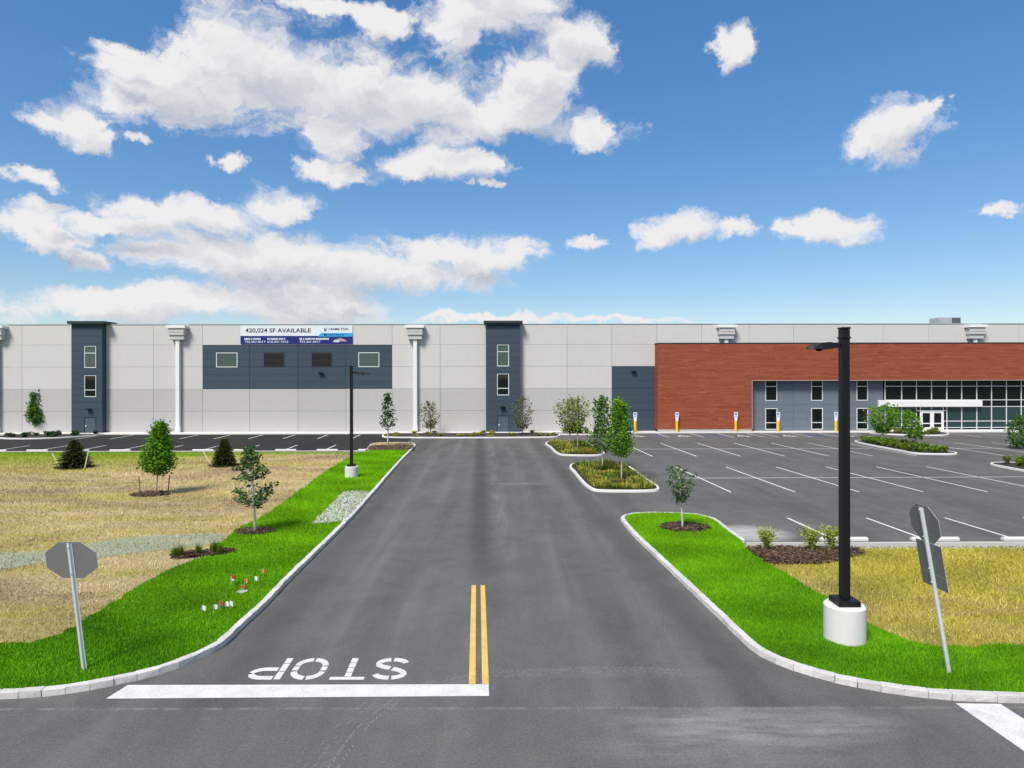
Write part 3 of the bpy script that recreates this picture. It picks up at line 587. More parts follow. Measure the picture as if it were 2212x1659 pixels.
# dusty tyre prints
def tyre(path, w, par):
    P = resample([G(*p) for p in path], 0.07); mb = MB()
    for i, p in enumerate(P[:-1]):
        t = (P[i + 1] - p).normalized(); n = Vector((-t.y, t.x, 0))
        for s_ in (-1, 1):
            for q in (0.35, 0.9):
                if random.random() < 0.45 or (i // 9) % 3 == 2 and random.random() < .6: continue
                a = p + n * (s_ * q * w / 2); b = a + n * (s_ * .05) + t * 0.06
                mb.quad(*[(v.x, v.y, .0045) for v in (a, a + t * .018, b + t * .018, b)])
    mb.build('tyre_print', 'tyre_dust', par, fix=False)
simple('tyre_dust', (0.26, 0.26, 0.25), 0.9, 0.3, 9, 40)
tyre([(900,1485),(1060,1459),(1200,1451),(1330,1446),(1470,1452)], 0.26, lot); tyre([(835,1510),(770,1560),(700,1650),(670,1700)], 0.62, street)

# ------------------------------------------------------------------ warehouse
D0 = 81.5
def W(px, d=0.0): return (px - CX) / FPX * (D0 - d)
def Hz(py, d=0.0): return EYE + (HOR - py) / FPX * (D0 - d)
wh = empty('warehouse', (0, D0, 0), math.atan(0.010), 'long low grey concrete panel warehouse with slate towers and a red clad office end', 'warehouse')
TOPZ = 13.72
def relief(name, xs, zs, cell, mats, parent, back=-0.12, matf=None, loc=None):
    """front skin of rectangular cells, each at its own outward depth (None: an opening), with side faces down to the back"""
    mb = MB(); nx, nz = len(xs) - 1, len(zs) - 1
    E = [[cell((xs[i] + xs[i+1]) / 2, (zs[j] + zs[j+1]) / 2) for j in range(nz)] for i in range(nx)]
    M = [[(matf((xs[i] + xs[i+1]) / 2, (zs[j] + zs[j+1]) / 2) if matf else 0) for j in range(nz)] for i in range(nx)]
    def ev(i, j): return back if (i < 0 or j < 0 or i >= nx or j >= nz or E[i][j] is None) else E[i][j]
    for i in range(nx):
        for j in range(nz):
            if E[i][j] is None: continue
            y = -E[i][j]; mb.quad((xs[i], y, zs[j]), (xs[i+1], y, zs[j]), (xs[i+1], y, zs[j+1]), (xs[i], y, zs[j+1]), M[i][j])
    for i in range(-1, nx):
        for j in range(nz):
            a, b = ev(i, j), ev(i + 1, j)
            if abs(a - b) > 1e-6:
                x = xs[i + 1]; mi = M[i][j] if a > b else M[i + 1][j]; mb.quad((x, -a, zs[j]), (x, -b, zs[j]), (x, -b, zs[j+1]), (x, -a, zs[j+1]), mi)
    for i in range(nx):
        for j in range(-1, nz):
            a, b = ev(i, j), ev(i, j + 1)
            if abs(a - b) > 1e-6:
                z = zs[j + 1]; mi = M[i][j] if a > b else M[i][j + 1]; mb.quad((xs[i], -a, z), (xs[i+1], -a, z), (xs[i+1], -b, z), (xs[i], -b, z), mi)
    return mb.build(name, mats, parent, fix=False)
def breaks(lo, hi, bands, edges=()):
    s = {lo, hi}
    for a, b in bands: s |= {a, b}
    s |= set(edges); return sorted(v for v in s if lo - 1e-9 <= v <= hi + 1e-9)
REV = [2.77, 5.57, 8.38, 11.15]
def window(px0, px1, py0, py1, mull, parent, d=0.0, inset=0.10, mat='window_glass', name='window', fw=0.09, vm=()):
    x0, x1, z0, z1 = W(px0, d), W(px1, d), Hz(py1, d), Hz(py0, d); y = -d + inset
    mb = MB(); t = 0.09
    mb.box(x0, x0 + fw, y - t, y, z0, z1); mb.box(x1 - fw, x1, y - t, y, z0, z1)
    mb.box(x0 + fw, x1 - fw, y - t, y - .002, z0, z0 + fw); mb.box(x0 + fw, x1 - fw, y - t, y - .002, z1 - fw, z1)
    zs = [z0 + fw] + [Hz(m, d) for m in sorted(mull, reverse=True)] + [z1 - fw]; xs = [x0 + fw] + [W(v, d) for v in vm] + [x1 - fw]
    for z in zs[1:-1]: mb.box(x0 + fw, x1 - fw, y - t + .004, y - .003, z - fw / 2, z + fw / 2)
    for x in xs[1:-1]: mb.box(x - fw / 2, x + fw / 2, y - t + .002, y - .003, z0 + fw, z1 - fw)
    w = mb.build(name, 'frame_metal', parent)
    for i in range(len(xs) - 1):
        for j in range(len(zs) - 1):
            p = MB(); p.box(xs[i], xs[i+1], y - .045, y - .02, zs[j], zs[j+1]); p.build('pane', mat if not callable(mat) else mat(i, j), w)
    return w
def wall_light(px, py, d, parent):
    x, z = W(px, d), Hz(py, d); y = -d; mb = MB()
    mb.box(x - .16, x + .16, y - .06, y, z - .12, z + .12, bev=.015); mb.poly([(x - .28, y - .04, z + .10), (x + .28, y - .04, z + .10), (x + .34, y - .40, z + .02), (x - .34, y - .40, z + .02)])
    mb.poly([(x - .28, y - .04, z - .02), (x + .28, y - .04, z - .02), (x + .34, y - .40, z - .04), (x - .34, y - .40, z - .04)])
    for s in (-1, 1): mb.poly([(x + s * .28, y - .04, z + .10), (x + s * .28, y - .04, z - .02), (x + s * .34, y - .40, z - .04), (x + s * .34, y - .40, z + .02)])
    mb.poly([(x - .34, y - .40, z + .02), (x + .34, y - .40, z + .02), (x + .34, y - .40, z - .04), (x - .34, y - .40, z - .04)])
    return mb.build('wall_light', 'black_metal', parent)
joints = [-345, -245, -145, -45, 55.5, 161, 233, 335.5, 441, 541.5, 645, 748, 847.5, 951, 1050, 1122.5, 1225, 1322, 1420, 1517, 1620, 1717, 1815, 1913, 2012, 2110, 2210, 2310, 2410]
BAND = (Hz(839.4), Hz(744.5)); DARKZ = Hz(791.4)
openings = [(470, 515.7, 760.7, 792.4), (572, 616, 760.7, 792), (674.5, 718.6, 760.7, 792), (775, 820, 760.7, 792.4)]
ops = [(W(a), W(b), Hz(d), Hz(c)) for a, b, c, d in openings]
mb = MB(); mb.box(W(-345), W(2410), 0.08, 70.0, 0.05, TOPZ - .35); mb.build('building_core', 'joint_fill', wh)
for a, b in zip(joints, joints[1:]):
    if (a, b) in ((161, 233), (1050, 1122.5)): continue
    x0, x1 = W(a) + .018, W(b) - .018
    dark = 441 <= a < 847; dk2 = a == 1322
    gro = [(g - .03, g + .03) for g in REV]
    ext = [(z - .014, z + .014) for z in [BAND[0] + .93 * k for k in range(1, 6)]] if dark else ([(z - .014, z + .014) for z in [DARKZ - .92 * k for k in range(1, 9)]] if dk2 else [])
    mine = [o for o in ops if o[0] > x0 and o[1] < x1]
    zs = breaks(0.10, TOPZ, gro + ext, [BAND[0], BAND[1], DARKZ] + [v for o in mine for v in o[2:]]); xs = breaks(x0, x1, [], [v for o in mine for v in o[:2]])
    def cell(x, z):
        for o in mine:
            if o[0] < x < o[1] and o[2] < z < o[3]: return None
        if any(p < z < q for p, q in gro): return -0.025
        if any(p < z < q for p, q in ext): return -0.015
        return 0.0
    def mf(x, z):
        if dark and BAND[0] < z < BAND[1]: return 2
        if dk2 and z < DARKZ: return 2
        return 1 if z < REV[1] else 0
    relief('wall_panel', xs, zs, cell, ['panel_light', 'panel_grey', 'slate_panel'], wh, back=-0.2, matf=mf)
mb = MB()
for a, b in ((-345, 157), (237, 1046), (1126.5, 2410)): mb.box(W(a), W(b), -0.06, 0.40, TOPZ, TOPZ + .09)
mb.build('coping', 'coping_metal', wh)
for k in (0, 3): window(*openings[k], [], wh, 0.0, 0.06, 'reflection_tint_glass')
for k in (1, 2):
    x0, x1, z0, z1 = ops[k]; mb = MB(); mb.box(x0, x0 + .08, -.02, .12, z0, z1); mb.box(x1 - .08, x1, -.02, .12, z0, z1); mb.box(x0 + .08, x1 - .08, -.02, .12, z0, z0 + .08); mb.box(x0 + .08, x1 - .08, -.02, .12, z1 - .08, z1)
    lv = mb.build('louver', 'dark_slate_cap', wh); n = 11; s = MB(); s.box(x0 + .08, x1 - .08, .13, .15, z0, z1)
    for i in range(n):
        z = z0 + .1 + (z1 - z0 - .2) * (i + .5) / n; s.poly([(x0 + .08, .0, z - .07), (x1 - .08, .0, z - .07), (x1 - .08, .11, z + .05), (x0 + .08, .11, z + .05)])
    s.build('slats', 'dark_louver', lv, fix=False)
wall_light(695, 805, 0.0, wh); wall_light(1369, 803, 0.0, wh)
# towers
def tower(pa, pb, ws, dx, dpx, ly):
    d = 0.85; x0, x1 = W(pa, d), W(pb, d); t = empty('stair_tower', (0, 0, 0), parent=wh)
    zt = Hz(699, d); wins = [(ws[0], ws[1], 745.2 + dx, 792.5 + dx), (ws[0], ws[1], 808 + dx, 855 + dx)]
    dr = (dpx[0], dpx[1], 897.5 + dx, 935)
    op = [(W(a, d), W(b, d), Hz(q, d), Hz(p, d)) for a, b, p, q in wins + [dr]]
    gro = [(z - .014, z + .014) for z in [0.30 + .915 * k for k in range(0, 15)]]
    zs = breaks(0.12, zt, gro, [v for o in op for v in o[2:]]); xs = breaks(x0, x1, [], [v for o in op for v in o[:2]])
    def cell(x, z):
        for o in op:
            if o[0] < x < o[1] and o[2] < z < o[3]: return None
        return d - .015 if any(p < z < q for p, q in gro) else d
    relief('tower_wall', xs, zs, cell, ['slate_panel'], t, back=0.5)
    mb = MB(); mb.box(x0 + .002, x1 - .002, -0.5, 0.3, 0.12, zt - .01); mb.build('tower_core', 'slate_panel', t)
    mb = MB(); mb.box(x0 - .30, x1 + .55 if pa < 500 else x1 + .35, -d - .45, 1.4, zt, zt + .34, bev=.03); mb.build('tower_cap', 'dark_slate_cap', t)
    gl = [lambda i, j: 'reflection_tint_glass', lambda i, j: 'window_glass']
    window(*wins[0], [760.8 + dx], t, d, .12, 'reflection_tint_glass'); window(*wins[1], [840 + dx], t, d, .12, 'window_glass')  # upper window takes the glass with sky reflection in its colour
    a, b, z0, z1 = op[2]; mb = MB(); y = -d + .08
    mb.box(a, a + .09, y - .1, y, .15, z1); mb.box(b - .09, b, y - .1, y, .15, z1); mb.box(a + .09, b - .09, y - .1, y - .002, z1 - .09, z1)
    mb.box(a + .09, b - .09, y - .05, y - .01, .16, z1 - .09, mi=1)
    dd = mb.build('door', ['dark_slate_cap', 'door_slate'], t)
    h = MB(); h.tube([(a + .22, y - .06, 1.0), (a + .22, y - .13, 1.0), (a + .36, y - .13, 1.0)], [.02] * 3, 6); h.box(a + .18, a + .26, y - .06, y - .045, .9, 1.15); h.build('handle', 'white_metal', dd)
    wall_light((ws[0] + ws[1]) / 2 - 1, ly, d, t)
    return t
tower(161, 226, (187.5, 213), 0.6, (187, 212.8), 882); tower(1050, 1123, (1073.4, 1099.4), -1.2, (1073.6, 1099.2), 879.5)
# conductor heads and downspouts
def downspout(px, bottom):
    x = W(px, .3); mb = MB(); r = .24
    mb.box(x - r, x + r, -.52, -.10, bottom, Hz(732), bev=.03)
    if bottom < 1: mb.box(x - r - .05, x + r + .05, -.56, -.08, bottom, bottom + .75, bev=.03)
    p = mb.build('downspout', 'white_metal', wh)
    h = MB(); h.box(x - .98, x + .98, -.85, 0, Hz(724), Hz(709.5), bev=.03); h.box(x - .92, x + .92, -.89, 0, Hz(717.2), Hz(716)); h.build('conductor_head', 'grey_metal', p)
    h = MB(); h.box(x - .88, x + .88, -.70, 0, Hz(733.5), Hz(724) - .002, bev=.03); h.build('head_base', 'grey_metal', p)
    h = MB(); h.box(x - 1.2, x + 1.2, -1.0, 0, Hz(709.3), Hz(703.5), bev=.02); h.build('scupper_cap', 'white_metal', p)
for px, bt in ((2, .15), (388.5, .15), (897.5, .15), (1570, 11.0), (2113, 11.0)): downspout(px, bt)
# red clad office front
dR = 1.4
oz0, oz1, zs0 = 0.15, Hz(743.2, dR), Hz(822, dR)
rx0, rx1, rx2 = W(1421, dR), W(1626, dR), W(2420, dR)
off = empty('office_front', (0, 0, 0), parent=wh)
mb = MB(); mb.box(rx0, rx1, -dR + .06, -.01, .15, zs0); mb.box(rx0, rx2, -dR + .06, -.01, zs0, oz1); mb.build('cladding_core', 'dark_backing', off)
mb = MB(); mb.box(rx0 - .06, rx2, -dR - .05, -.005, oz1 + .012, oz1 + .14); mb.build('parapet_trim', 'dark_slate_cap', off)
mb = MB(); mb.box(rx1 + .01, rx2, -dR - .02, -dR + .10, zs0 - .10, zs0 - .005); mb.box(rx1 - .01, rx1 + .07, -dR - .02, -.02, .47, zs0 - .11); mb.build('soffit_trim', 'trim_rose', off)
mb = MB(); mb.box(rx0 + .01, rx1, -dR + .02, -.02, .152, .46); mb.build('plinth', 'red_base', off)
def planks():
    V, T_ = [], []; hrow = 0.150; z = 0.47; row = 0
    while z < oz1 - .02:
        z1 = min(z + hrow - .016, oz1); hi = rx2 if z >= zs0 - .02 else rx1
        x = rx0 - random.uniform(0, 2.4)
        while x < hi:
            l = random.choice((.6, .9, 1.2, 1.8, 2.4)); a, b = max(x, rx0), min(x + l - .010, hi); x += l
            if b - a < .04: continue
            y = -dR - random.uniform(.0, .022); yb = -dR + .06
            q = [((a, y, z), (b, y, z), (b, y, z1), (a, y, z1)), ((a, y, z1), (b, y, z1), (b, yb, z1), (a, yb, z1)), ((a, y, z), (a, yb, z), (b, yb, z), (b, y, z)), ((a, y, z), (a, y, z1), (a, yb, z1), (a, yb, z)), ((b, y, z), (b, yb, z), (b, yb, z1), (b, y, z1))]
            t = min(1, max(0, random.gauss(.50, .15)))
            for f in q: V.extend(f); T_.append(t)
        # return on the left flank
        for f in [((rx0 - .02, -dR, z), (rx0 - .02, -.005, z), (rx0 - .02, -.005, z1), (rx0 - .02, -dR, z1))]: V.extend(f); T_.append(random.uniform(.3, .6))
        z += hrow; row += 1
    o = soup('plank_cladding', np.array(V), 4, T_, 'plank_red', off); o['kind'] = 'stuff'; return o
planks()
# recessed ground floor
dq = 0.42
wins = [(1655, 1681, 822, 867, 836), (1755, 1780.5, 822, 867, 836), (1854, 1879, 822, 867, 836), (1655, 1681, 883, 929.6, 914.4), (1755, 1780.5, 883, 929.6, 914.4), (1854, 1879, 883, 929.6, 914.4)]
op = [(W(a, dq), W(b, dq), Hz(q, dq), Hz(p, dq)) for a, b, p, q, m in wins]
segs = [1622, 1717, 1815, 1912]
for a, b in zip(segs, segs[1:]):
    x0, x1 = W(a, dq) + .015, W(b, dq) - .015; mine = [o for o in op if x0 < o[0] and o[1] < x1]
    gro = [(z - .016, z + .016) for z in [0.75 + .905 * k for k in range(7)]]
    zs = breaks(0.12, zs0 - .01, gro, [v for o in mine for v in o[2:]]); xs = breaks(x0, x1, [], [v for o in mine for v in o[:2]])
    def cell(x, z):
        for o in mine:
            if o[0] < x < o[1] and o[2] < z < o[3]: return None
        return -.015 if any(p < z < q for p, q in gro) else 0.0
    o = relief('recess_panel', xs, zs, cell, ['slate_light'], off, back=-0.25); o.location.y = -dq
for a, b, p, q, m in wins: window(a, b, p, q, [m], off, dq, .06, 'window_glass')
mb = MB(); mb.box(W(1622, dq), W(2420, dq), -dq + .26, -.015, .1, zs0 - .01); mb.build('recess_backing', 'dark_backing', off)
# storefront glazing
sf = empty('storefront', (0, 0, 0), parent=off)
vx = [1916.4, 1952.6, 1985, 2018, 2051.4, 2084, 2117, 2149.4, 2182, 2214.5, 2247, 2280, 2313]
hz_ = [821.0, 836, 866, 880.5, 912, 926]
ys = -dq + .10; fw = .085; mb = MB()
for v in vx: x = W(v, dq); mb.box(x - fw / 2, x + fw / 2, ys - .14, ys, .15, zs0 - .02)
for h in hz_[1:]:
    z = Hz(h, dq); mb.box(W(vx[0], dq), W(vx[-1], dq), ys - .135, ys - .003, z - fw / 2, z + fw / 2)
mb.box(W(vx[0], dq), W(vx[-1], dq), ys - .13, ys - .004, .15, .25)
mb.build('mullion_grid', 'frame_metal', sf)
for i in range(len(vx) - 1):
    for j in range(len(hz_) - 1):
        if vx[i] in (1985, 2018) and j >= 3: continue
        p = MB(); p.box(W(vx[i], dq) + fw / 2, W(vx[i+1], dq) - fw / 2, ys - .07, ys - .04, Hz(hz_[j+1], dq) + fw / 2, Hz(hz_[j], dq) - fw / 2); p.build('pane', 'window_glass' if j < 3 else 'reflection_tint_glass', sf)  # lower panes use the glass with reflected green in its colour
ent = empty('entrance', (0, 0, 0), parent=off)
xa, xb = W(1987, dq), W(2050, dq)
for a, b in ((1994, 2018.3), (2018.7, 2043)):
    x0, x1 = W(a, dq), W(b, dq); z0, z1 = .17, Hz(890, dq); y = ys - .16; mb = MB(); s = .24
    mb.box(x0, x0 + s, y, y + .06, z0, z1); mb.box(x1 - s, x1, y, y + .06, z0, z1); mb.box(x0 + s, x1 - s, y + .002, y + .058, z0, z0 + .38); mb.box(x0 + s, x1 - s, y + .002, y + .058, z1 - .25, z1); mb.box(x0 + s, x1 - s, y + .004, y + .056, .98, 1.10)
    dd = mb.build('entrance_door', 'white_metal', ent)
    for za, zb in ((z0 + .38, .98), (1.10, z1 - .25)): p = MB(); p.box(x0 + s, x1 - s, y + .02, y + .04, za, zb); p.build('pane', 'door_glass' if 'door_glass' in MATS else 'window_glass', dd)
    hx = x1 - .12 if a < 2000 else x0 + .12; h = MB(); h.tube([(hx, y, .95), (hx, y - .08, .95), (hx, y - .08, 1.35), (hx, y, 1.35)], [.018] * 4, 6); h.build('handle', 'frame_metal', dd)
for a, b in ((1986, 1993), (2044, 2050.5)):
    p = MB(); p.box(W(a, dq), W(b, dq), ys - .07, ys - .04, .25, Hz(881.5, dq)); p.build('side_light', 'window_glass', ent)
mb = MB()
for v in (1993.4, 2043.6): x = W(v, dq); mb.box(x - .05, x + .05, ys - .15, ys - .002, .15, Hz(881, dq))
mb.box(xa, xb, ys - .145, ys - .003, Hz(890, dq), Hz(889, dq) + .05); mb.build('door_frame', 'white_metal', ent)
p = MB(); p.box(W(1994, dq), W(2043, dq), ys - .07, ys - .04, Hz(889, dq) + .05, Hz(881.5, dq)); p.build('transom', 'reflection_tint_glass', ent)
mb = MB(); mb.box(W(1904, .9), W(2130, .9), -0.9, -dq - .05, Hz(881, .9), Hz(866.5, .9), bev=.03); cn = mb.build('canopy', 'canopy_white' if 'canopy_white' in MATS else 'white_metal', off)
mb = MB(); mb.box(W(1904, .9) + .12, W(2130, .9) - .12, -0.8, -dq - .1, Hz(881, .9) - .03, Hz(881, .9) - .002); mb.build('canopy_soffit', 'grey_metal', cn)
# sidewalk and roof unit
swk = MB(); swk.box(W(-345), W(2420), -2.0, .1, 0.0, .15, bev=.01); so = swk.build('sidewalk', 'pale_concrete'); so.location = (0, D0, 0); so.rotation_euler = (0, 0, math.atan(.010)); tag(so, kind='structure')
ru = empty('rooftop_unit', (W(2059) * 1.085, D0 + 7.5, TOPZ - .35), 0, 'grey rooftop air handling unit with a dark grille above the red cladding', 'rooftop unit')
mb = MB(); mb.box(-1.5, 1.5, 0, 2.2, .0, 1.84, bev=.03); mb.build('casing', 'hvac_metal', ru); mb = MB(); mb.box(.25, 1.4, -.03, 0, 1.0, 1.76); g_ = mb.build('grille', 'dark_louver', ru)
for i in range(7): mb = MB(); mb.box(.27, 1.38, -.07, -.03, 1.05 + i * .1, 1.08 + i * .1); mb.build('slat', 'hvac_metal', g_)
mb = MB(); mb.box(-1.4, -.3, -.25, 0, 1.0, 1.5); mb.build('intake_hood', 'hvac_metal', ru)

# ------------------------------------------------------------------ banner
bn = empty('banner', (0, D0, 0), math.atan(.010), 'white and navy leasing banner hung on the wall above the slate window band', 'banner')
bx0, bx1, bz0, bz1, bzm = W(522, .1), W(762.5, .1), Hz(742.5, .1), Hz(702.7, .1), Hz(725, .1)
mb = MB(); mb.box(bx0, bx1, -.10, -.07, bzm, bz1); mb.build('white_field', 'banner_white', bn)
mb = MB(); mb.box(bx0, bx1, -.10, -.07, bz0, bzm - .002); mb.build('navy_band', 'banner_navy', bn)
def u(fx): return bx0 + (bx1 - bx0) * (fx - 30) / (2135 - 30)
def w_(fy): return bz1 - (bz1 - bz0) * (fy - 45) / (400 - 45)
mb = MB(); mb.poly([(u(1490), -.106, w_(258)), (u(2133), -.106, w_(258)), (u(2133), -.106, w_(188)), (u(1560), -.106, w_(188)), (u(1515), -.106, w_(215))]); mb.build('cyan_tab', 'banner_cyan', bn)
mb = MB(); mb.poly([(u(1600), -.110, w_(240)), (u(1660), -.110, w_(240)), (u(1660), -.110, w_(205)), (u(1600), -.110, w_(205))]); mb.poly([(u(1680), -.110, w_(232)), (u(1980), -.110, w_(232)), (u(1980), -.110, w_(215)), (u(1680), -.110, w_(215))]); mb.build('tab_print', 'banner_navy', bn)
def lettering(name, text, fx0, fx1, fyb, fyt, mat, bold=0.012):
    cu = bpy.data.curves.new('text', 'FONT'); cu.body = text; cu.offset = bold; cu.size = 1.0
    to = bpy.data.objects.new('text', cu); C.objects.link(to); bpy.context.view_layer.update()
    me = bpy.data.meshes.new_from_object(to.evaluated_get(bpy.context.evaluated_depsgraph_get())); bpy.data.objects.remove(to); bpy.data.curves.remove(cu)
    co = np.zeros(len(me.vertices) * 3, np.float32); me.vertices.foreach_get('co', co); co = co.reshape(-1, 3); lo, hi = co.min(0), co.max(0)
    x0, x1, z0, z1 = u(fx0), u(fx1), w_(fyb), w_(fyt); out = np.zeros_like(co)
    out[:, 0] = x0 + (co[:, 0] - lo[0]) / (hi[0] - lo[0]) * (x1 - x0); out[:, 2] = z0 + (co[:, 1] - lo[1]) / (hi[1] - lo[1]) * (z1 - z0); out[:, 1] = -.112
    me.vertices.foreach_set('co', out.ravel()); me.materials.clear(); me.materials.append(MATS[mat]); me.update(); me.name = name
    return link(bpy.data.objects.new(name, me), bn)
lettering('headline', '420,024 SF AVAILABLE', 122, 1352, 192, 98, 'ink', 0.018); lettering('logo_text', 'HAMILTON', 1705, 2058, 138, 90, 'ink', 0.018)
mb = MB()
for a, b, c, d in ((1605, 1622, 88, 140), (1632, 1645, 100, 140), (1605, 1645, 130, 152)): mb.quad((u(a), -.112, w_(d)), (u(b), -.112, w_(d)), (u(b), -.112, w_(c)), (u(a), -.112, w_(c)))
mb.build('logo_mark', 'banner_navy', bn)
mb = MB()
for a, b, c, d in ((1660, 1680, 78, 100), (1672, 1692, 104, 134)): mb.quad((u(a), -.112, w_(d)), (u(b), -.112, w_(d)), (u(b), -.112, w_(c)), (u(a), -.112, w_(c)))
mb.build('logo_accent', 'ink_sky', bn)
for t, a, b in (('732.261.4217', 110, 500), ('610.241.1015', 535, 925), ('732.261.4017', 1140, 1530)): lettering('phone_number', t, a, b, 376, 336, 'ink_white', 0.01)
for a, b in ((105, 420), (535, 875), (1140, 1710)):
    mb = MB(); x = a
    while x < b - 12:
        l = random.choice((14, 18, 22)); mb.quad((u(x), -.112, w_(318)), (u(min(x + l, b)), -.112, w_(318)), (u(min(x + l, b)), -.112, w_(286)), (u(x), -.112, w_(286))); x += l + (5 if random.random() < .85 else 18)
    mb.build('name_line', 'ink_white', bn)
mb = MB(); mb.poly([(u(1770), -.112, w_(358)), (u(1900), -.112, w_(352)), (u(2045), -.112, w_(350)), (u(1960), -.112, w_(300)), (u(1890), -.112, w_(285)), (u(1790), -.112, w_(325))], 0); mb.poly([(u(1770), -.114, w_(360)), (u(1880), -.114, w_(366)), (u(1890), -.114, w_(335)), (u(1780), -.114, w_(335))], 1); mb.build('building_picture', ['ink_rose', 'ink_white'], bn)

# ------------------------------------------------------------------ accessible parking signs on yellow bollards
lab = ['before the slate wall beside leafy trees', 'before the red cladding nearest the slate wall', 'before the red cladding nearest the office windows', 'beside the first tall office window', 'between the second and third tall office windows']
for i, px in enumerate((1372.4, 1463, 1591, 1683, 1809)):
    k = (D0 - 1.72) / FPX; x = (px - CX) * k
    r = empty('accessible_sign', (x, D0 + .010 * x - 1.72, .15), 0, 'white accessible parking sign on a yellow bollard, ' + lab[i], 'parking sign', 'accessible parking signs along the sidewalk')
    mb = MB(); mb.tube([(0, 0, 0), (0, 0, 1.30), (0, 0, 1.37), (0, 0, 1.40)], [.16, .16, .12, .03], 12); mb.build('bollard', 'bollard_yellow', r)
    mb = MB(); mb.tube([(0, 0, 1.35), (0, 0, 2.42)], [.03, .03], 6); mb.build('post', 'galvanised', r)
    mb = MB(); mb.box(-.235, .235, -.06, -.04, 1.86, 2.44, bev=.006); p = mb.build('sign_plate', 'sign_white', r)
    mb = MB(); mb.box(-.15, .15, -.065, -.061, 2.08, 2.36); mb.build('symbol_square', 'sign_blue', p)
    mb = MB(); strokes_mesh(mb, CHAIR, .09, lambda q, z: (-.13 + q.x * .26, z, 2.09 + q.y * .26), -.068); mb.build('wheelchair', 'sign_white', p, fix=False)
    mb = MB(); mb.box(-.17, .17, -.065, -.061, 1.92, 1.99); mb.build('legend', 'sign_blue', p)
    mb = MB(); mb.box(-.18, .18, -.06, -.04, 1.38, 1.84, bev=.006); mb.build('penalty_plate', 'sign_white', r)

# ------------------------------------------------------------------ lamp posts
def lamp(px, py, toppy, arm, label, base_r, base_h, pw, mirror):
    p = G(px, py, lz); k = p.y / FPX; H = (py - toppy) * k
    r = empty('lamp_post', p, 0, label, 'lamp post', 'lamp posts')
    mb = MB(); n = 56; rad = [base_r * 1.0, base_r, base_r, base_r - .035]; zz = [-.12, .0, base_h - .035, base_h]
    mb.tube([(0, 0, z) for z in zz], rad, n); b = mb.build('concrete_base', 'pale_concrete', r, smooth=False)
    mb = MB(); mb.box(-base_r * .56, base_r * .56, -base_r * .56, base_r * .56, base_h, base_h + .15, bev=.012); c = mb.build('base_cover', 'black_metal', r)
    q = pw / 2; mb = MB(); mb.box(-q, q, -q, q, base_h + .15, H - .05, bev=.018); mb.build('pole', 'black_metal', r)
    mb = MB(); mb.box(-q - .02, q + .02, -q - .02, q + .02, H - .30, H - .25, bev=.01); mb.build('pole_collar', 'black_metal', r); mb = MB(); mb.box(-q - .012, q + .012, -q - .012, q + .012, H - .05, H, bev=.01); mb.build('pole_cap', 'black_metal', r)
    s = mirror; za = H - .48; mb = MB(); mb.box(min(s * q, s * (q + .26)), max(s * q, s * (q + .26)), -.05, .05, za - .06, za + .07); mb.build('arm', 'black_metal', r)
    # tapered flat head
    x0, x1 = q + .24, q + arm; prof = [(x0, -.09, .085, .13), (x0 + .12, -.10, .09, .17), ((x0 + x1) / 2, -.095, .07, .19), (x1 - .1, -.085, .0, .15), (x1, -.08, -.05, .09)]
    mb = MB(); base = len(mb.v)
    for x, zb, zt, hw in prof: mb.v += [(s * x, -hw, za + zb), (s * x, hw, za + zb), (s * x, hw * .8, za + zt), (s * x, -hw * .8, za + zt)]
    for i in range(len(prof) - 1):
        for j in range(4): a0 = base + i * 4 + j; a1 = base + i * 4 + (j + 1) % 4; mb.f.append((a0, a1, a1 + 4, a0 + 4)); mb.m.append(0)
    mb.f += [(base, base + 1, base + 2, base + 3), tuple(base + 4 * (len(prof) - 1) + j for j in (3, 2, 1, 0))]; mb.m += [0, 0]
    hd = mb.build('lamp_head', 'black_metal', r)
    xm = (x0 + x1) / 2; mb = MB(); mb.tube([(s * xm, 0, za - .09), (s * xm, 0, za - .13), (s * xm, 0, za - .15)], [.09, .07, .02], 10); mb.build('sensor', 'dark_louver', hd)
    for sx in (-1, 1):
        for sy in (-1, 1): mb = MB(); mb.tube([(sx * base_r * .72, sy * base_r * .3, base_h), (sx * base_r * .72, sy * base_r * .3, base_h + .03)], [.02, .02], 6); mb.build('anchor_bolt', 'galvanised', b)
    return r
lamp(1824.5, 1380, 707, .86, 'tall black lamp post on a broad white concrete base, its head pointing toward the road', .505, .92, .215, -1)
lamp(759.5, 1030, 790, 1.15, 'slim black lamp post on a white concrete base near the gravel patch', .45, .74, .20, 1)

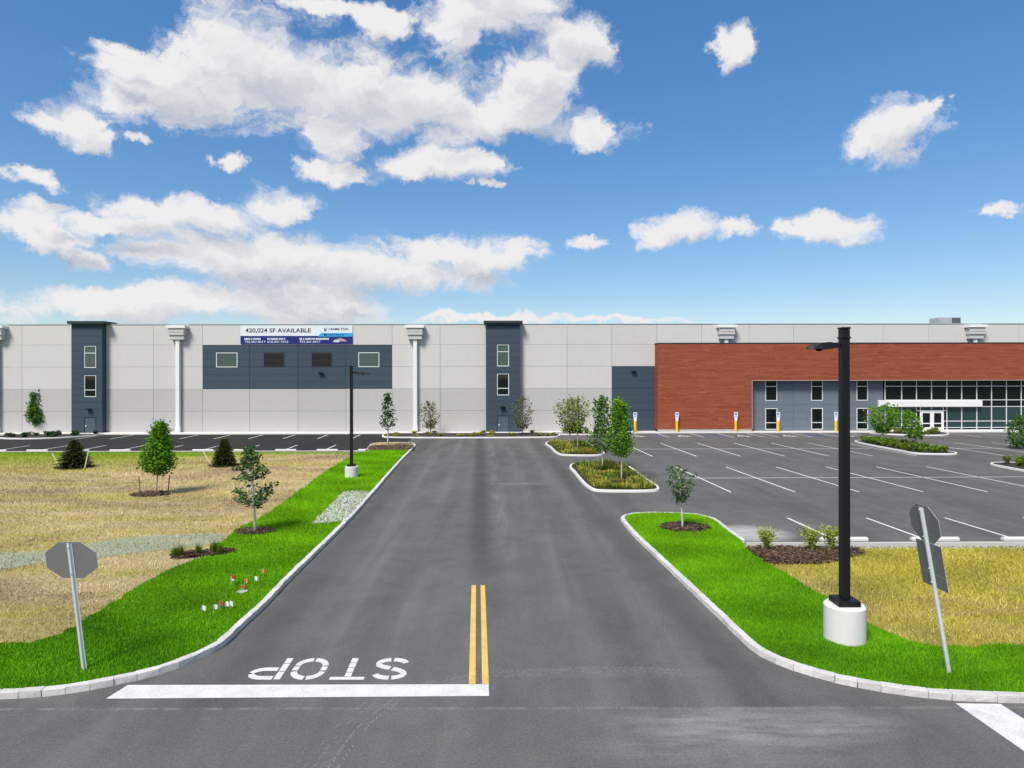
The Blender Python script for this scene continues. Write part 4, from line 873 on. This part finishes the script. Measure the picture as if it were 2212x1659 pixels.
# ------------------------------------------------------------------ road signs seen from behind
def sign(base, top, label, octa, yaw, rect=None):
    p = G(*base, lz); k = p.y / FPX; H = (base[1] - top[1]) * k; lean = (top[0] - base[0]) * k
    r = empty('stop_sign', p, 0, label, 'road sign', 'signs seen from behind')
    def at(t, x=0, y=0): return Vector((lean * t / H, 0, t)) + Vector((x * math.cos(yaw), x * math.sin(yaw), 0)) + Vector((-math.sin(yaw) * y, math.cos(yaw) * y, 0))
    # flanged U-channel post
    prof = [(-.062, .0), (-.034, .0), (-.022, -.05), (.022, -.05), (.034, .0), (.062, .0), (.062, .006), (.040, .006), (.026, -.042), (-.026, -.042), (-.040, .006), (-.062, .006)]
    mb = MB(); n = len(prof); rings = []
    for t in (-.25, H):
        rings.append(len(mb.v)); mb.v += [tuple(at(t, x, -y - .008)) if False else tuple(at(t, x, y)) for x, y in prof]
    for i in range(n): j = (i + 1) % n; mb.f.append((rings[0] + i, rings[0] + j, rings[1] + j, rings[1] + i)); mb.m.append(0)
    mb.f.append(tuple(rings[1] + i for i in range(n))); mb.m.append(0); mb.build('post', 'galvanised', r)
    zc, hw, hh = octa; c = .414
    pts = [(-hw, -hh * c), (-hw * c, -hh), (hw * c, -hh), (hw, -hh * c), (hw, hh * c), (hw * c, hh), (-hw * c, hh), (-hw, hh * c)]
    def plate(name, pts, zc, mat, par=r):
        mb = MB(); a = [at(zc + z, x, .012) for x, z in pts]; b = [at(zc + z, x, .020) for x, z in pts]
        mb.poly(a); mb.poly(b); [mb.quad(a[i], a[(i + 1) % len(a)], b[(i + 1) % len(a)], b[i], 1) for i in range(len(a))]
        return mb.build(name, [mat, 'galvanised'], par)
    pl = plate('octagon_plate', pts, zc, 'sign_back')
    for z in (zc - hh * .7, zc + hh * .75): mb = MB(); mb.tube([at(z, 0, -.075), at(z, 0, -.05)], [.016, .016], 6); mb.build('bolt', 'galvanised', pl)
    if rect:
        for z0, z1, hw2 in rect:
            q = plate('plate', [(-hw2, -(z1 - z0) / 2), (hw2, -(z1 - z0) / 2), (hw2, (z1 - z0) / 2), (-hw2, (z1 - z0) / 2)], (z0 + z1) / 2, 'sign_back')
            mb = MB(); mb.tube([at(z0 + .12, 0, -.075), at(z0 + .12, 0, -.05)], [.016, .016], 6); mb.build('bolt', 'galvanised', q)
    return r
sign((182, 1446), (149.5, 1172), 'grey back of a single octagonal sign on a leaning galvanised post', (2.575, .60, .425), R(0))
sign((2051, 1453), (1990.5, 1094), 'octagonal sign with two rectangular plates below it, turned edge on, on a leaning post', (3.46, .50, .43), R(-88), [(2.30, 3.02, .43), (1.98, 2.295, .43)])

# ------------------------------------------------------------------ wheel stops
WS = MB(); WS.v = []; prof = [(-.10, 0), (-.10, .08), (-.06, .14), (.06, .14), (.10, .08), (.10, 0)]
for x in (-1.0, 1.0): WS.v += [(x * (1 if z < .1 else .985), y, z) for y, z in prof]
for i in range(6): j = (i + 1) % 6; WS.f.append((i, j, j + 6, i + 6)); WS.m.append(0)
WS.f += [tuple(range(6)), tuple(range(11, 5, -1))]; WS.m += [0, 0]; wsm = WS.mesh('wheel_stop', 'pale_concrete')
def wheel_stop(x, y, label, group, z=0.004):
    o = bpy.data.objects.new('wheel_stop', wsm); o.location = (x, y, z); o.rotation_euler = (0, 0, random.uniform(-.01, .01)); link(o); tag(o, label, 'wheel stop', group)
for k in range(-5, 8): wheel_stop(-41.9 + .35 + 3.97 * k, 61.55, 'low white concrete wheel stop along the edge of the dry field with the spruces', 'wheel stops beside the dry field')
for k in range(0, 6): wheel_stop(LX(27.5, k) + .30, 27.42, 'low concrete wheel stop on the lot edge behind the tall lamp post', 'wheel stops behind the tall lamp post', 0.0)

# ------------------------------------------------------------------ kerbed planting islands
def island(px, label, soil='dark_mulch', smooth=True, world=None):
    pts = [G(*p) for p in px] if world is None else [Vector((*p, 0)) for p in world]
    path = resample(pts, 0.30, True) if smooth else resample(pts, 0.5, True, False)
    d = inward(path); c = sum(path, Vector()) / len(path)
    r = empty('planting_island', (0, 0, 0), kind='structure'); r['label'] = label
    sweep_kerb('kerb', path, d, True, r); inner = offset(path, .16 * d, True)
    sheet('soil', inner, .115, soil, r); return inner
I1 = island([(1178,959),(1187,967),(1203,981),(1215,984.5),(1290,985.5),(1305,983),(1303,978),(1285,967),(1268,957.5),(1255,955),(1195,955)], 'kerbed island holding two small trees by the building')
I2 = island([(1230,1011),(1238,1021),(1268,1054),(1285,1062),(1310,1063.6),(1400,1063.6),(1422,1061.5),(1424,1056),(1400,1039),(1358,1009.5),(1345,1004.5),(1240,1004.5)], 'kerbed island of mixed ornamental grass beside the driveway')
I3 = island(None, 'long kerbed island of low shrubs in the middle of the lot', world=[(36.6,68.6),(36.2,60),(36.3,57.9),(37.2,57.3),(39.6,57.3),(40.3,58.2),(40.2,60),(39.7,67.5),(39.2,69.2),(37.4,69.4)])
I4 = island(None, 'kerbed shrub island in line with the long one', world=[(37.7,50.6),(37.5,47),(37.8,40),(38.6,39),(41.0,39),(41.8,40),(41.5,49.6),(40.6,51.2),(38.6,51.4)])
I5 = island(None, 'kerbed mulch bed before the second stair tower', world=[(-15.1,75.0),(-14.2,74.3),(4.6,74.3),(5.5,75.2),(5.0,79.45),(-15.0,79.45)])
I6 = island(None, 'kerbed bed curving out beside the first stair tower', world=[(-61.2,78.85),(-60.5,75.2),(-58,73.6),(-54.5,73.5),(-51.5,75.6),(-50.2,78.9)])
I7 = island(None, 'kerbed shrub bed before the storefront', world=[(44.3,79.9),(45.2,77.2),(47.5,75.7),(50.6,75.7),(52.6,77.2),(53.2,79.95)])
I8 = island(None, 'small kerbed bed against the slate wall', world=[(5.3,79.55),(5.6,78.0),(12.8,78.0),(13.2,79.6)])

# ------------------------------------------------------------------ gravel patch
gp = [G(*p, lz) for p in [(745,1062.5),(801,1062),(746,1126),(674,1131.5)]]
sheet('gravel_bed', gp, .140, 'stone_base', kind='structure')
def gravel(name, poly, n, smin, smax, z, label):
    P = scatter(poly, n, 60, 1.0); V, T_ = [], []
    oc = np.array([(1,0,0),(0,1,0),(-1,0,0),(0,-1,0),(0,0,1)], float); fc = [(0,1,4),(1,2,4),(2,3,4),(3,0,4)]
    for x, y in P:
        s = random.uniform(smin, smax); a = random.uniform(0, 6.28); ca, sa = math.cos(a), math.sin(a); e = [s * random.uniform(.7, 1.3) for _ in range(5)]
        q = [( (v[0]*ca - v[1]*sa) * e[i], (v[0]*sa + v[1]*ca) * e[i], v[2] * e[i] * .8 + random.uniform(-.01, .01)) for i, v in enumerate(oc)]
        t = random.random()
        for f in fc:
            for i in f: V.append((x + q[i][0], y + q[i][1], z + q[i][2]))
            T_.append(t * .8 + random.uniform(0, .2))
    o = soup(name, np.array(V), 3, T_, 'stone'); tag(o, label, 'gravel', kind='stuff')
gravel('gravel', gp, 1500, .05, .11, .14, 'patch of loose pale grey stones behind the kerb near the slim lamp post')
grs = [p for p in resample([G(1609, 1176, .1), G(2300, 1172, .1)], 1)]
gravel('gravel', [G(1609, 1182, .1), G(2400, 1179.5, .1), G(2400, 1185.5, .1), G(1609, 1187, .1)], 1300, .02, .045, .10, 'strip of fine pale stones between the lot kerb and the dry field')

# ------------------------------------------------------------------ mulch rings and beds
def mulch_bed(cx, cy, rx, ry, label, z=lz, poly=None, chips=260):
    if poly is None:
        c = G(cx, cy, z); k = c.y / FPX; a = rx * k; b = max(ry, a * .75)
        ring = [Vector((c.x + a * math.cos(t) * random.uniform(.92, 1.06), c.y + b * math.sin(t) * random.uniform(.92, 1.06), 0)) for t in np.linspace(0, 2 * math.pi, 36, endpoint=False)]
    else:
        ring = resample(poly, .4, True); ring = [p + Vector((random.gauss(0, .05), random.gauss(0, .05), 0)) for p in ring]; c = sum(ring, Vector()) / len(ring)
    mb = MB(); n = len(ring); hs = [(1.0, -.01), (.86, .035), (.55, .07), (.2, .085)]
    for s, h in hs: mb.v += [(c.x + (p.x - c.x) * s, c.y + (p.y - c.y) * s, z + h + random.uniform(-.008, .008)) for p in ring]
    for r in range(3):
        for i in range(n): j = (i + 1) % n; mb.f.append((r * n + i, r * n + j, (r + 1) * n + j, (r + 1) * n + i)); mb.m.append(0)
    mb.f.append(tuple(3 * n + i for i in range(n))); mb.m.append(0)
    o = mb.build('mulch', 'mulch', smooth=True); tag(o, label, 'mulch', kind='stuff')
    P = scatter(ring, chips, 80, 1.0); m = len(P); a = rng.uniform(0, 6.28, m); L_ = rng.uniform(.04, .11, m) * (c.y / 26) ** .5; wd = L_ * .3
    V = np.zeros((m, 4, 3)); dx, dy = np.cos(a), np.sin(a)
    for q, (s1, s2) in enumerate(((-1, -1), (1, -1), (1, 1), (-1, 1))):
        V[:, q, 0] = P[:, 0] + dx * L_ * s1 - dy * wd * s2; V[:, q, 1] = P[:, 1] + dy * L_ * s1 + dx * wd * s2; V[:, q, 2] = z + .06 + rng.uniform(0, .06, m)
    ch = soup('bark_chips', V.reshape(-1, 3), 4, rng.random(m), 'bark_chip', o); ch['kind'] = 'stuff'; return o
mulch_bed(0, 0, 0, 0, 'dark bark mulch bed with yellow shrubs behind the tall lamp post', .105, [G(*p, .12) for p in [(1614,1184.5),(1700,1183.5),(1800,1183),(1862,1188),(1868,1196),(1835,1206),(1800,1214),(1770,1218),(1665,1218),(1640,1204)]], 1800)
mulch_bed(0, 0, 0, 0, 'dark mulch bed inside the kerb corner at the end of the lawn', .128, [G(*p, .13) for p in [(806,961.6),(888,961.4),(893,963.5),(886,971.5),(797,972.2)]], 300)
mulch_bed(0, 0, 0, 0, 'narrow mulch bed with grass clumps at the lawn edge', .128, [G(*p, .13) for p in [(367,1202),(395,1196),(440,1190),(500,1189.5),(498,1197),(450,1202),(400,1206),(372,1208)]], 500)

# ------------------------------------------------------------------ trees
def leaf_soup(Cn, size, tint, mat, name, parent, aspect=.55, flat=.35):
    n = len(Cn); a = rng.normal(0, 1, (n, 3)); a[:, 2] *= .6; a /= np.linalg.norm(a, axis=1)[:, None] + 1e-9
    b = rng.normal(0, 1, (n, 3)); b -= (b * a).sum(1)[:, None] * a; b /= np.linalg.norm(b, axis=1)[:, None] + 1e-9
    s = size * rng.uniform(.65, 1.35, n); V = np.zeros((n, 4, 3))
    V[:, 0] = Cn - a * s[:, None]; V[:, 1] = Cn + b * (s * aspect)[:, None]; V[:, 2] = Cn + a * s[:, None]; V[:, 3] = Cn - b * (s * aspect)[:, None]
    return soup(name, V.reshape(-1, 3), 4, np.clip(tint, 0, 1), mat, parent)
def prof(style, t):
    if style == 'column': return min(1, t / .14) ** .7 * (1 - max(0, t - .35) / .65 * .62) * (1 if t < .93 else .6)
    if style == 'pyramid': return min(1, t / .1) * (1 - t) ** .72 + .06
    if style == 'oval': return max(.05, 1 - (2 * t - .95) ** 2) ** .5
    if style == 'vase': return max(.12, min(1, .25 + t * 1.35)) * (1 if t < .8 else 1 - (t - .8) * 2.2)
    if style == 'flame': return min(1, t / .08) ** .6 * (1 - .60 * t) * (1 if t < .94 else .6)
    if style == 'tiers': return (.35 + 4.2 * t if t < .15 else 1.0 if t < .34 else .10 if t < .47 else .80 if t < .72 else .42 if t < .80 else .30 * (1 - t) / .20 + .12)
    return 1.0
def tree(name, label, base, top, crown, cbot, style, mat, bark, nb, nl, leaf, z=lz, tw=.07, rise=.55, gap=.0, cat='tree', lean=0.0, group=None, spread=.16):
    p = G(*base, z); k = p.y / FPX; H = (base[1] - top) * k; cw = (crown[1] - crown[0]) * k / 2; cz = (base[1] - cbot) * k; off_ = ((crown[0] + crown[1]) / 2 - base[0]) * k
    r = empty(name, p, 0, label, cat, group); mb = MB(); Hc = H - cz
    tp = [Vector((off_ * (h / H) ** 1.3 + random.uniform(-.02, .02) * H * .2, random.uniform(-.03, .03), h)) for h in np.linspace(-.08, H * .95, 9)]; tp[0].x = 0
    mb.tube(tp, [tw * (1 - .85 * i / 8) for i in range(9)], 7)
    def axis(h): f = min(max(h / (H * .95), 0), .999) * 8; i = int(f); return tp[i].lerp(tp[i + 1], f - i)
    Cn, T_ = [], []
    per = max(4, nl // nb)
    for i in range(nb):
        t = ((i + random.random()) / nb); rad = prof(style, t) * cw * random.uniform(.72, 1.05); th = i * 2.399 + random.uniform(-.4, .4)
        tip_h = cz + Hc * t; st_h = max(cz * .92, tip_h - rise * rad - .1 * Hc * random.random()); a = axis(st_h)
        ax = axis(min(tip_h, H * .9)); tip = Vector((ax.x + math.cos(th) * rad, ax.y + math.sin(th) * rad, tip_h))
        mid = a.lerp(tip, .5) + Vector((0, 0, -.04 * Hc * random.random()))
        mb.tube([a, mid, tip], [tw * .30, tw * .18, tw * .05], 4, cap=False)
        tone = random.gauss(0, .16); sg = spread * cw
        if random.random() < gap or (style == 'tiers' and .37 < t < .46): continue
        for _ in range(per):
            f = random.random() ** .6 * .8 + .25; q = (a.lerp(mid, f * 2) if f < .5 else mid.lerp(tip, f * 2 - 1))
            Cn.append((q.x + random.gauss(0, sg), q.y + random.gauss(0, sg), q.z + random.gauss(0, sg * .8)))
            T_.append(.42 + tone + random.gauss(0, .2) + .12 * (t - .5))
    for _ in range(max(6, nl // 40)):
        h = H * random.uniform(.86, 1.0); a = axis(h); Cn.append((a.x + random.gauss(0, .05 * cw), a.y + random.gauss(0, .05 * cw), h)); T_.append(random.uniform(.3, .8))
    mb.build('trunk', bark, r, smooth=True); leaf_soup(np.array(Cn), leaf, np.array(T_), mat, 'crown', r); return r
def spruce(label, base, top, w, stakes):
    p = G(*base, .12); k = p.y / FPX; H = (base[1] - top) * k; cw = w * k / 2; r = empty('spruce', p, 0, label, 'spruce', 'young spruces on the dry field'); mb = MB()
    mb.tube([(0, 0, -.05), (0, 0, H * .97)], [.07, .012], 7); Cn, T_ = [], []
    V = []
    for L_ in range(20):
        t = L_ / 20; z = .08 * H + t * H * .88; rad = cw * (1 - t ** 1.25) ** .9 * random.uniform(.9, 1.10) + .05; nb = 13 if t < .6 else 9
        for b in range(nb):
            th = b * 2 * math.pi / nb + L_ * .7 + random.uniform(-.2, .2); rr = rad * random.uniform(.78, 1.08); dz = -.10 * rr + random.uniform(-.03, .05) * H * .3; tone = random.gauss(0, .12)
            tip = Vector((math.cos(th) * rr, math.sin(th) * rr, z + dz)); mb.tube([(0, 0, z), tip], [.014, .004], 3, cap=False)
            for s in range(46):
                f = random.uniform(.15, 1.03); q = Vector((0, 0, z)).lerp(tip, f); sd = random.choice((-1, 1)); a = th + sd * random.uniform(.4, .9); l = random.uniform(.16, .34) * (1.1 - .4 * f) * (k * 22 * 1.0)
                e = q + Vector((math.cos(a) * l, math.sin(a) * l, random.uniform(-.03, .06))); n = Vector((-math.sin(a), math.cos(a), random.uniform(-.8, .8))).normalized() * l * .20
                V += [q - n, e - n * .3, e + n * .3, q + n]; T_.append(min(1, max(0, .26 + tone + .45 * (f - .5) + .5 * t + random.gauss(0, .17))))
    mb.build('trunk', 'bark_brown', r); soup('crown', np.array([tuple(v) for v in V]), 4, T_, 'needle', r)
    for (bx, by, tx, ty) in stakes:
        g = G(bx, by, .12); kk = g.y / FPX; so_ = empty('tree_stake', g, 0, None, None)
        mb = MB(); a = Vector((0, 0, -.1)); b = Vector(((tx - bx) * kk, .0, (by - ty) * kk)); mb.tube([a, b], [.05, .045], 6); bpy.data.objects.remove(so_)
        s_ = mb.build('tree_stake', 'stake_wood'); s_.location = g; STK.append((s_, label))
    return r
STK = []
spruce('larger dark green young spruce staked on both sides, standing in the dry field', (160, 1011), 946, 68, [(131, 1011, 113, 979), (182, 1013, 191, 976)])
spruce('smaller olive green young spruce with a single stake, beside the tiered tree', (484, 1007), 944, 52, [(461, 1008, 439, 976)])
for i, (s_, l) in enumerate(STK): tag(s_, ['pale wooden stake leaning out from the larger spruce', 'upright pale wooden stake beside the larger spruce', 'pale wooden stake leaning out from the smaller spruce'][i], 'stake', 'tree stakes')
mulch_bed(158, 1010, 40, .9, 'dark mulch ring under the larger spruce', .115); mulch_bed(484, 1006, 34, .8, 'dark mulch ring under the smaller spruce', .115)
mulch_bed(325, 1068, 42, .5, 'dark mulch patch under the bright cone shaped tree', .115); mulch_bed(549, 1149, 42, .5, 'brown mulch ring under the tiered blue green tree', lz); mulch_bed(1479, 1140, 56, .9, 'oval mulch ring under the small tree on the lawn tip', lz, chips=500)
mulch_bed(1345, 1040, 27, .7, 'mulch ring among the ornamental grass on the island', .13)
tree('young_tree', 'narrow upright dark green tree in the bed beside the first stair tower', (82.5, 934), 841, (64, 97), 915, 'column', 'leaf_green', 'bark_brown', 80, 4600, .17, .12, .07, 1.0, spread=.22)
tree('young_tree', 'bright green cone shaped young tree on the dry field', (338, 1068), 914, (313, 384), 1014, 'pyramid', 'leaf_bright', 'bark_grey', 90, 5000, .090, .115, .05, .5, spread=.17)
tree('young_tree', 'blue green tree with two tiers of foliage on the lawn edge', (551.6, 1150), 966, (494, 583), 1089, 'tiers', 'leaf_blue', 'bark_pale', 52, 1700, .085, lz, .065, .10, .08, spread=.10)
tree('young_tree', 'sparse pale trunked tree in the mulch at the lawn end', (838, 964), 851, (818, 856), 920, 'pyramid', 'leaf_dark', 'bark_pale', 40, 700, .13, lz, .085, .8, .1, lean=-.1, spread=.17)
tree('young_tree', 'small rounded olive tree before the wall beside the white downspout', (930, 937), 867, (902, 950), 922, 'oval', 'leaf_olive', 'bark_brown', 44, 950, .11, .12, .06, .9, .08, spread=.13)
tree('young_tree', 'small rounded olive tree at the corner of the second stair tower', (1128, 938), 858, (1104, 1154), 923, 'oval', 'leaf_olive', 'bark_brown', 46, 950, .11, .12, .06, .9, .08, spread=.13)
tree('young_tree', 'spreading yellow green tree on the island by the building, wider of its pair', (1231, 962), 862, (1197, 1256), 930, 'vase', 'leaf_mid', 'bark_grey', 46, 1100, .12, .12, .07, .9, .08, group='island trees', spread=.13)
tree('young_tree', 'spreading yellow green tree on the island by the building, taller of its pair', (1248, 972), 856, (1222, 1274), 932, 'vase', 'leaf_mid', 'bark_grey', 44, 1000, .12, .12, .07, .9, .08, group='island trees', spread=.13)
tree('young_tree', 'loose feathery green tree on the ornamental grass island, taller of its pair', (1301.5, 1013), 856, (1268, 1332), 968, 'flame', 'leaf_green', 'bark_pale', 62, 1900, .105, .12, .06, .7, .1, group='grass island trees', spread=.15)
tree('young_tree', 'dense bright green column tree on the ornamental grass island', (1343, 1040), 864, (1311, 1369), 976, 'flame', 'leaf_bright', 'bark_pale', 76, 3600, .085, .12, .055, .7, group='grass island trees', spread=.2)
tree('young_tree', 'small open crowned tree on a thin pale trunk at the lawn tip', (1474, 1142), 1005, (1436, 1498), 1081, 'vase', 'leaf_blue', 'bark_pale', 34, 900, .065, lz, .05, .8, .1, spread=.14)
tree('young_tree', 'bright green tree on the long shrub island before the canopy', (1905, 955), 874, (1874, 1944), 930, 'vase', 'leaf_bright', 'bark_pale', 46, 1500, .13, .12, .075, .8, spread=.15)
tree('young_tree', 'smaller bright green tree on the long shrub island before the entrance doors', (1981, 968), 888, (1936, 1987), 944, 'oval', 'leaf_bright', 'bark_pale', 36, 1000, .12, .12, .065, .8, spread=.15)
tree('young_tree', 'dark green young tree standing beyond the long shrub island', (2201, 967), 899, (2178, 2226), 962, 'oval', 'leaf_green', 'bark_grey', 44, 1100, .12, .12, .06, .8, spread=.14)
for i, (x, y, h) in enumerate(((303, 1060, 34), (363, 1060, 36))):
    g = G(x, y + 2, .12); mb = MB(); kk = g.y / FPX; mb.tube([(0, 0, -.1), (-.1 + .2 * i, 0, h * kk)], [.035, .03], 6); s_ = mb.build('tree_stake', 'brown_stake'); s_.location = g; tag(s_, 'thin brown stake beside the bright cone shaped tree', 'stake', 'brown tree stakes')

# ------------------------------------------------------------------ shrubs and ground cover
def shrub(name, label, x, y, z, h, r_, n, leaf, mat, group, cat='shrub', stems=7, parent_e=None):
    e = empty(name, (x, y, z), random.uniform(0, 6), label, cat, group); mb = MB(); Cn, T_ = [], []
    for s in range(stems):
        th = s * 2.4 + random.uniform(-.4, .4); tip = Vector((math.cos(th) * r_ * random.uniform(.3, .9), math.sin(th) * r_ * random.uniform(.3, .9), h * random.uniform(.65, 1.0))); mb.tube([(0, 0, 0), tip * .5 + Vector((0, 0, .08 * h)), tip], [.014, .010, .004], 4, cap=False); tone = random.gauss(0, .15)
        for _ in range(n // stems):
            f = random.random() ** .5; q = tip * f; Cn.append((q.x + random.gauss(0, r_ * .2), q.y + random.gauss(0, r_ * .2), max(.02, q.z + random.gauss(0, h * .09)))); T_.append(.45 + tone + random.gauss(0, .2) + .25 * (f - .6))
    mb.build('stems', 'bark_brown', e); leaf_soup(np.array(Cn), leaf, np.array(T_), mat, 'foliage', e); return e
for i, (px, py, tp, rr) in enumerate(((1656, 1186, 1136, .44), (1752, 1187, 1138, .48), (1795, 1186, 1140, .46))):
    g = G(px, py, .15); k = g.y / FPX
    shrub('yellow_shrub', ['yellow green shrub standing alone at the end of the bark mulch bed', 'yellow green shrub in the middle of the bark mulch bed', 'yellow green shrub close behind the tall lamp post'][i], g.x, g.y, .16, (py - tp) * k, rr, 520, .05, 'leaf_yellow', 'yellow shrubs in the mulch bed', stems=11)
for i, (x, y, h) in enumerate(((378, 1204, 24), (391, 1203, 28), (428, 1200, 27), (462, 1196, 30), (474, 1198, 24))):
    g = G(x, y, .14); k = g.y / FPX; n = 150; a = rng.uniform(0, 6.28, n); L_ = h * k * rng.uniform(.6, 1.1, n); sp = rng.uniform(.1, .9, n) * h * k * .6
    V = np.zeros((n, 3, 3)); V[:, 0, 0] = -.012 * np.sin(a); V[:, 0, 1] = .012 * np.cos(a); V[:, 1] = -V[:, 0]; V[:, 2, 0] = np.cos(a) * sp; V[:, 2, 1] = np.sin(a) * sp; V[:, 2, 2] = L_
    V[:, :2, 0] += (np.cos(a) * .05)[:, None]; V[:, :2, 1] += (np.sin(a) * .05)[:, None]
    e = empty('grass_clump', (g.x, g.y, .15), 0, 'small ornamental grass clump in the narrow mulch bed at the lawn edge', 'grass clump', 'grass clumps in the narrow bed'); soup('blades', V.reshape(-1, 3), 3, rng.random(n) * .8, 'cover_green', e)
def low_rows(poly, n, mat, label, group, hmin=.45, hmax=.75, sep=.62):
    q = [(p.x, p.y) for p in poly]; got = []; tries = 0
    while len(got) < n and tries < 6000:
        tries += 1; P = scatter(poly, 4, 90, 1.0)
        for x, y in P:
            if all((x - a) ** 2 + (y - b) ** 2 > sep * sep for a, b in got) and len(got) < n: got.append((float(x), float(y)))
    for x, y in got: shrub('low_shrub', label, x, y, .11, random.uniform(hmin, hmax), random.uniform(.32, .46), 170, .085, mat, group, stems=8)
inn = lambda poly, d: offset(poly, d * inward(poly), True)
low_rows(inn(I3, .4), 46, 'cover_green', 'low rounded green shrub on the long island in the lot', 'low shrubs on the long island')
low_rows(inn(I4, .4), 26, 'cover_green', 'low green shrub on the island beyond the tall lamp post', 'low shrubs on the lone island')
low_rows(inn(I7, .4), 20, 'leaf_mid', 'low leafy shrub in the bed before the storefront', 'low shrubs before the storefront', sep=.7)
low_rows(inn(I6, .4), 18, 'leaf_dark', 'low dark shrub under the narrow upright tree', 'low dark shrubs beside the first tower', .3, .55, .8)
low_rows(inn(I5, .5), 22, 'cover_mixed', 'low half dead plant in the long bed before the second tower', 'low plants before the second tower', .2, .4, .8)
low_rows(inn(I8, .3), 8, 'cover_green', 'small plant in the bed against the wall by the slate panel', 'small plants against the wall', .4, .8, .6)
def cover(name, poly, n, h, mats, label):
    P = scatter(poly, n, 90, 1.0); cl = scatter(poly, 60, 90, 1.0); root = empty(name, (0, 0, 0), 0, label, 'ground cover', kind='stuff')
    which = np.argmin(((P[:, None] - cl[None]) ** 2).sum(2), 1); pick = rng.choice(len(mats), 60, p=[m[1] for m in mats]); hh = rng.uniform(.5, 1.2, 60); tone = rng.normal(0, .12, 60)
    V_all = {}
    d = P - cl[which]; rr = np.hypot(d[:, 0], d[:, 1]); arch = np.clip(1 - (rr / .75) ** 2, .12, 1)
    for mi, (m, _) in enumerate(mats):
        s = pick[which] == mi
        if not s.any(): continue
        Q = P[s]; n_ = len(Q); a = np.arctan2(d[s][:, 1], d[s][:, 0]) + rng.normal(0, .6, n_); L_ = h * hh[which[s]] * arch[s] * rng.uniform(.6, 1.2, n_); V = np.zeros((n_, 4, 3)); w = .022
        V[:, 0, :2] = Q + np.c_[-np.sin(a), np.cos(a)] * w; V[:, 3, :2] = Q - np.c_[-np.sin(a), np.cos(a)] * w; e = Q + np.c_[np.cos(a), np.sin(a)] * (L_ * .7)[:, None]
        V[:, 1, :2] = e + np.c_[-np.sin(a), np.cos(a)] * w * .5; V[:, 2, :2] = e - np.c_[-np.sin(a), np.cos(a)] * w * .5; V[:, 1:3, 2] = (L_ * rng.uniform(.5, 1.1, n_))[:, None]; V[:, :, 2] += .11
        o = soup('clumps', V.reshape(-1, 3), 4, np.clip(.5 + tone[which[s]] + rng.normal(0, .22, n_), 0, 1), m, root); o['kind'] = 'stuff'
cover('ornamental_grass', inn(I2, .25), 9000, .46, [('cover_mixed', .56), ('cover_green', .32), ('cover_orange', .12)], 'mixed green yellow and rust ornamental grass filling the driveway island')
cover('ornamental_grass', inn(I1, .25), 6500, .46, [('cover_mixed', .55), ('cover_green', .38), ('cover_orange', .07)], 'green and yellow ornamental grass filling the island by the building')

# ------------------------------------------------------------------ marker flags in the lawn
FL = [(498, 1265, 'white_flag', 14), (500, 1266, 'red_flag', 17), (528, 1265, 'orange_flag', 10), (549, 1262, 'white_flag', 12), (521, 1276, 'red_flag', 8), (564, 1243, 'orange_flag', 8), (436, 1326, 'white_flag', 13), (461, 1329, 'white_flag', 16), (474, 1315, 'red_flag', 13), (486, 1316, 'white_flag', 10), (496, 1316, 'white_flag', 13)]
nm = {'white_flag': 'small white utility marker flag stuck in the lawn beside the driveway', 'red_flag': 'small red utility marker flag stuck in the lawn beside the driveway', 'orange_flag': 'small orange utility marker flag stuck in the lawn beside the driveway'}
for x, y, m, h in FL:
    g = G(x, y, lz); k = g.y / FPX; H = max(.22, h * k * 1.4); r = empty('marker_flag', g, random.uniform(-.7, .7), nm[m], 'marker flag', m.replace('_', ' ') + 's in the lawn'); mb = MB(); mb.tube([(0, 0, -.05), (.01, 0, H)], [.005, .005], 5); mb.build('wire', 'galvanised', r)
    mb = MB(); w = .13; hh = .13; N_ = 4
    for i in range(N_): mb.quad((w * i / N_, .02 * math.sin(i * 1.7), H - hh), (w * (i + 1) / N_, .02 * math.sin((i + 1) * 1.7), H - hh - .01 * i), (w * (i + 1) / N_, .02 * math.sin((i + 1) * 1.7), H - .02 * i / N_), (w * i / N_, .02 * math.sin(i * 1.7), H))
    mb.build('pennant', m, r, fix=False)
g = G(524, 1278, lz); mb = MB(); mb.tube([(0, 0, 0), (0, 0, .02), (0, 0, .028)], [.17, .17, .14], 20); o = mb.build('valve_cover', 'grey_metal'); o.location = g; tag(o, 'round pale utility cover set flush in the lawn among the flags', 'utility cover')
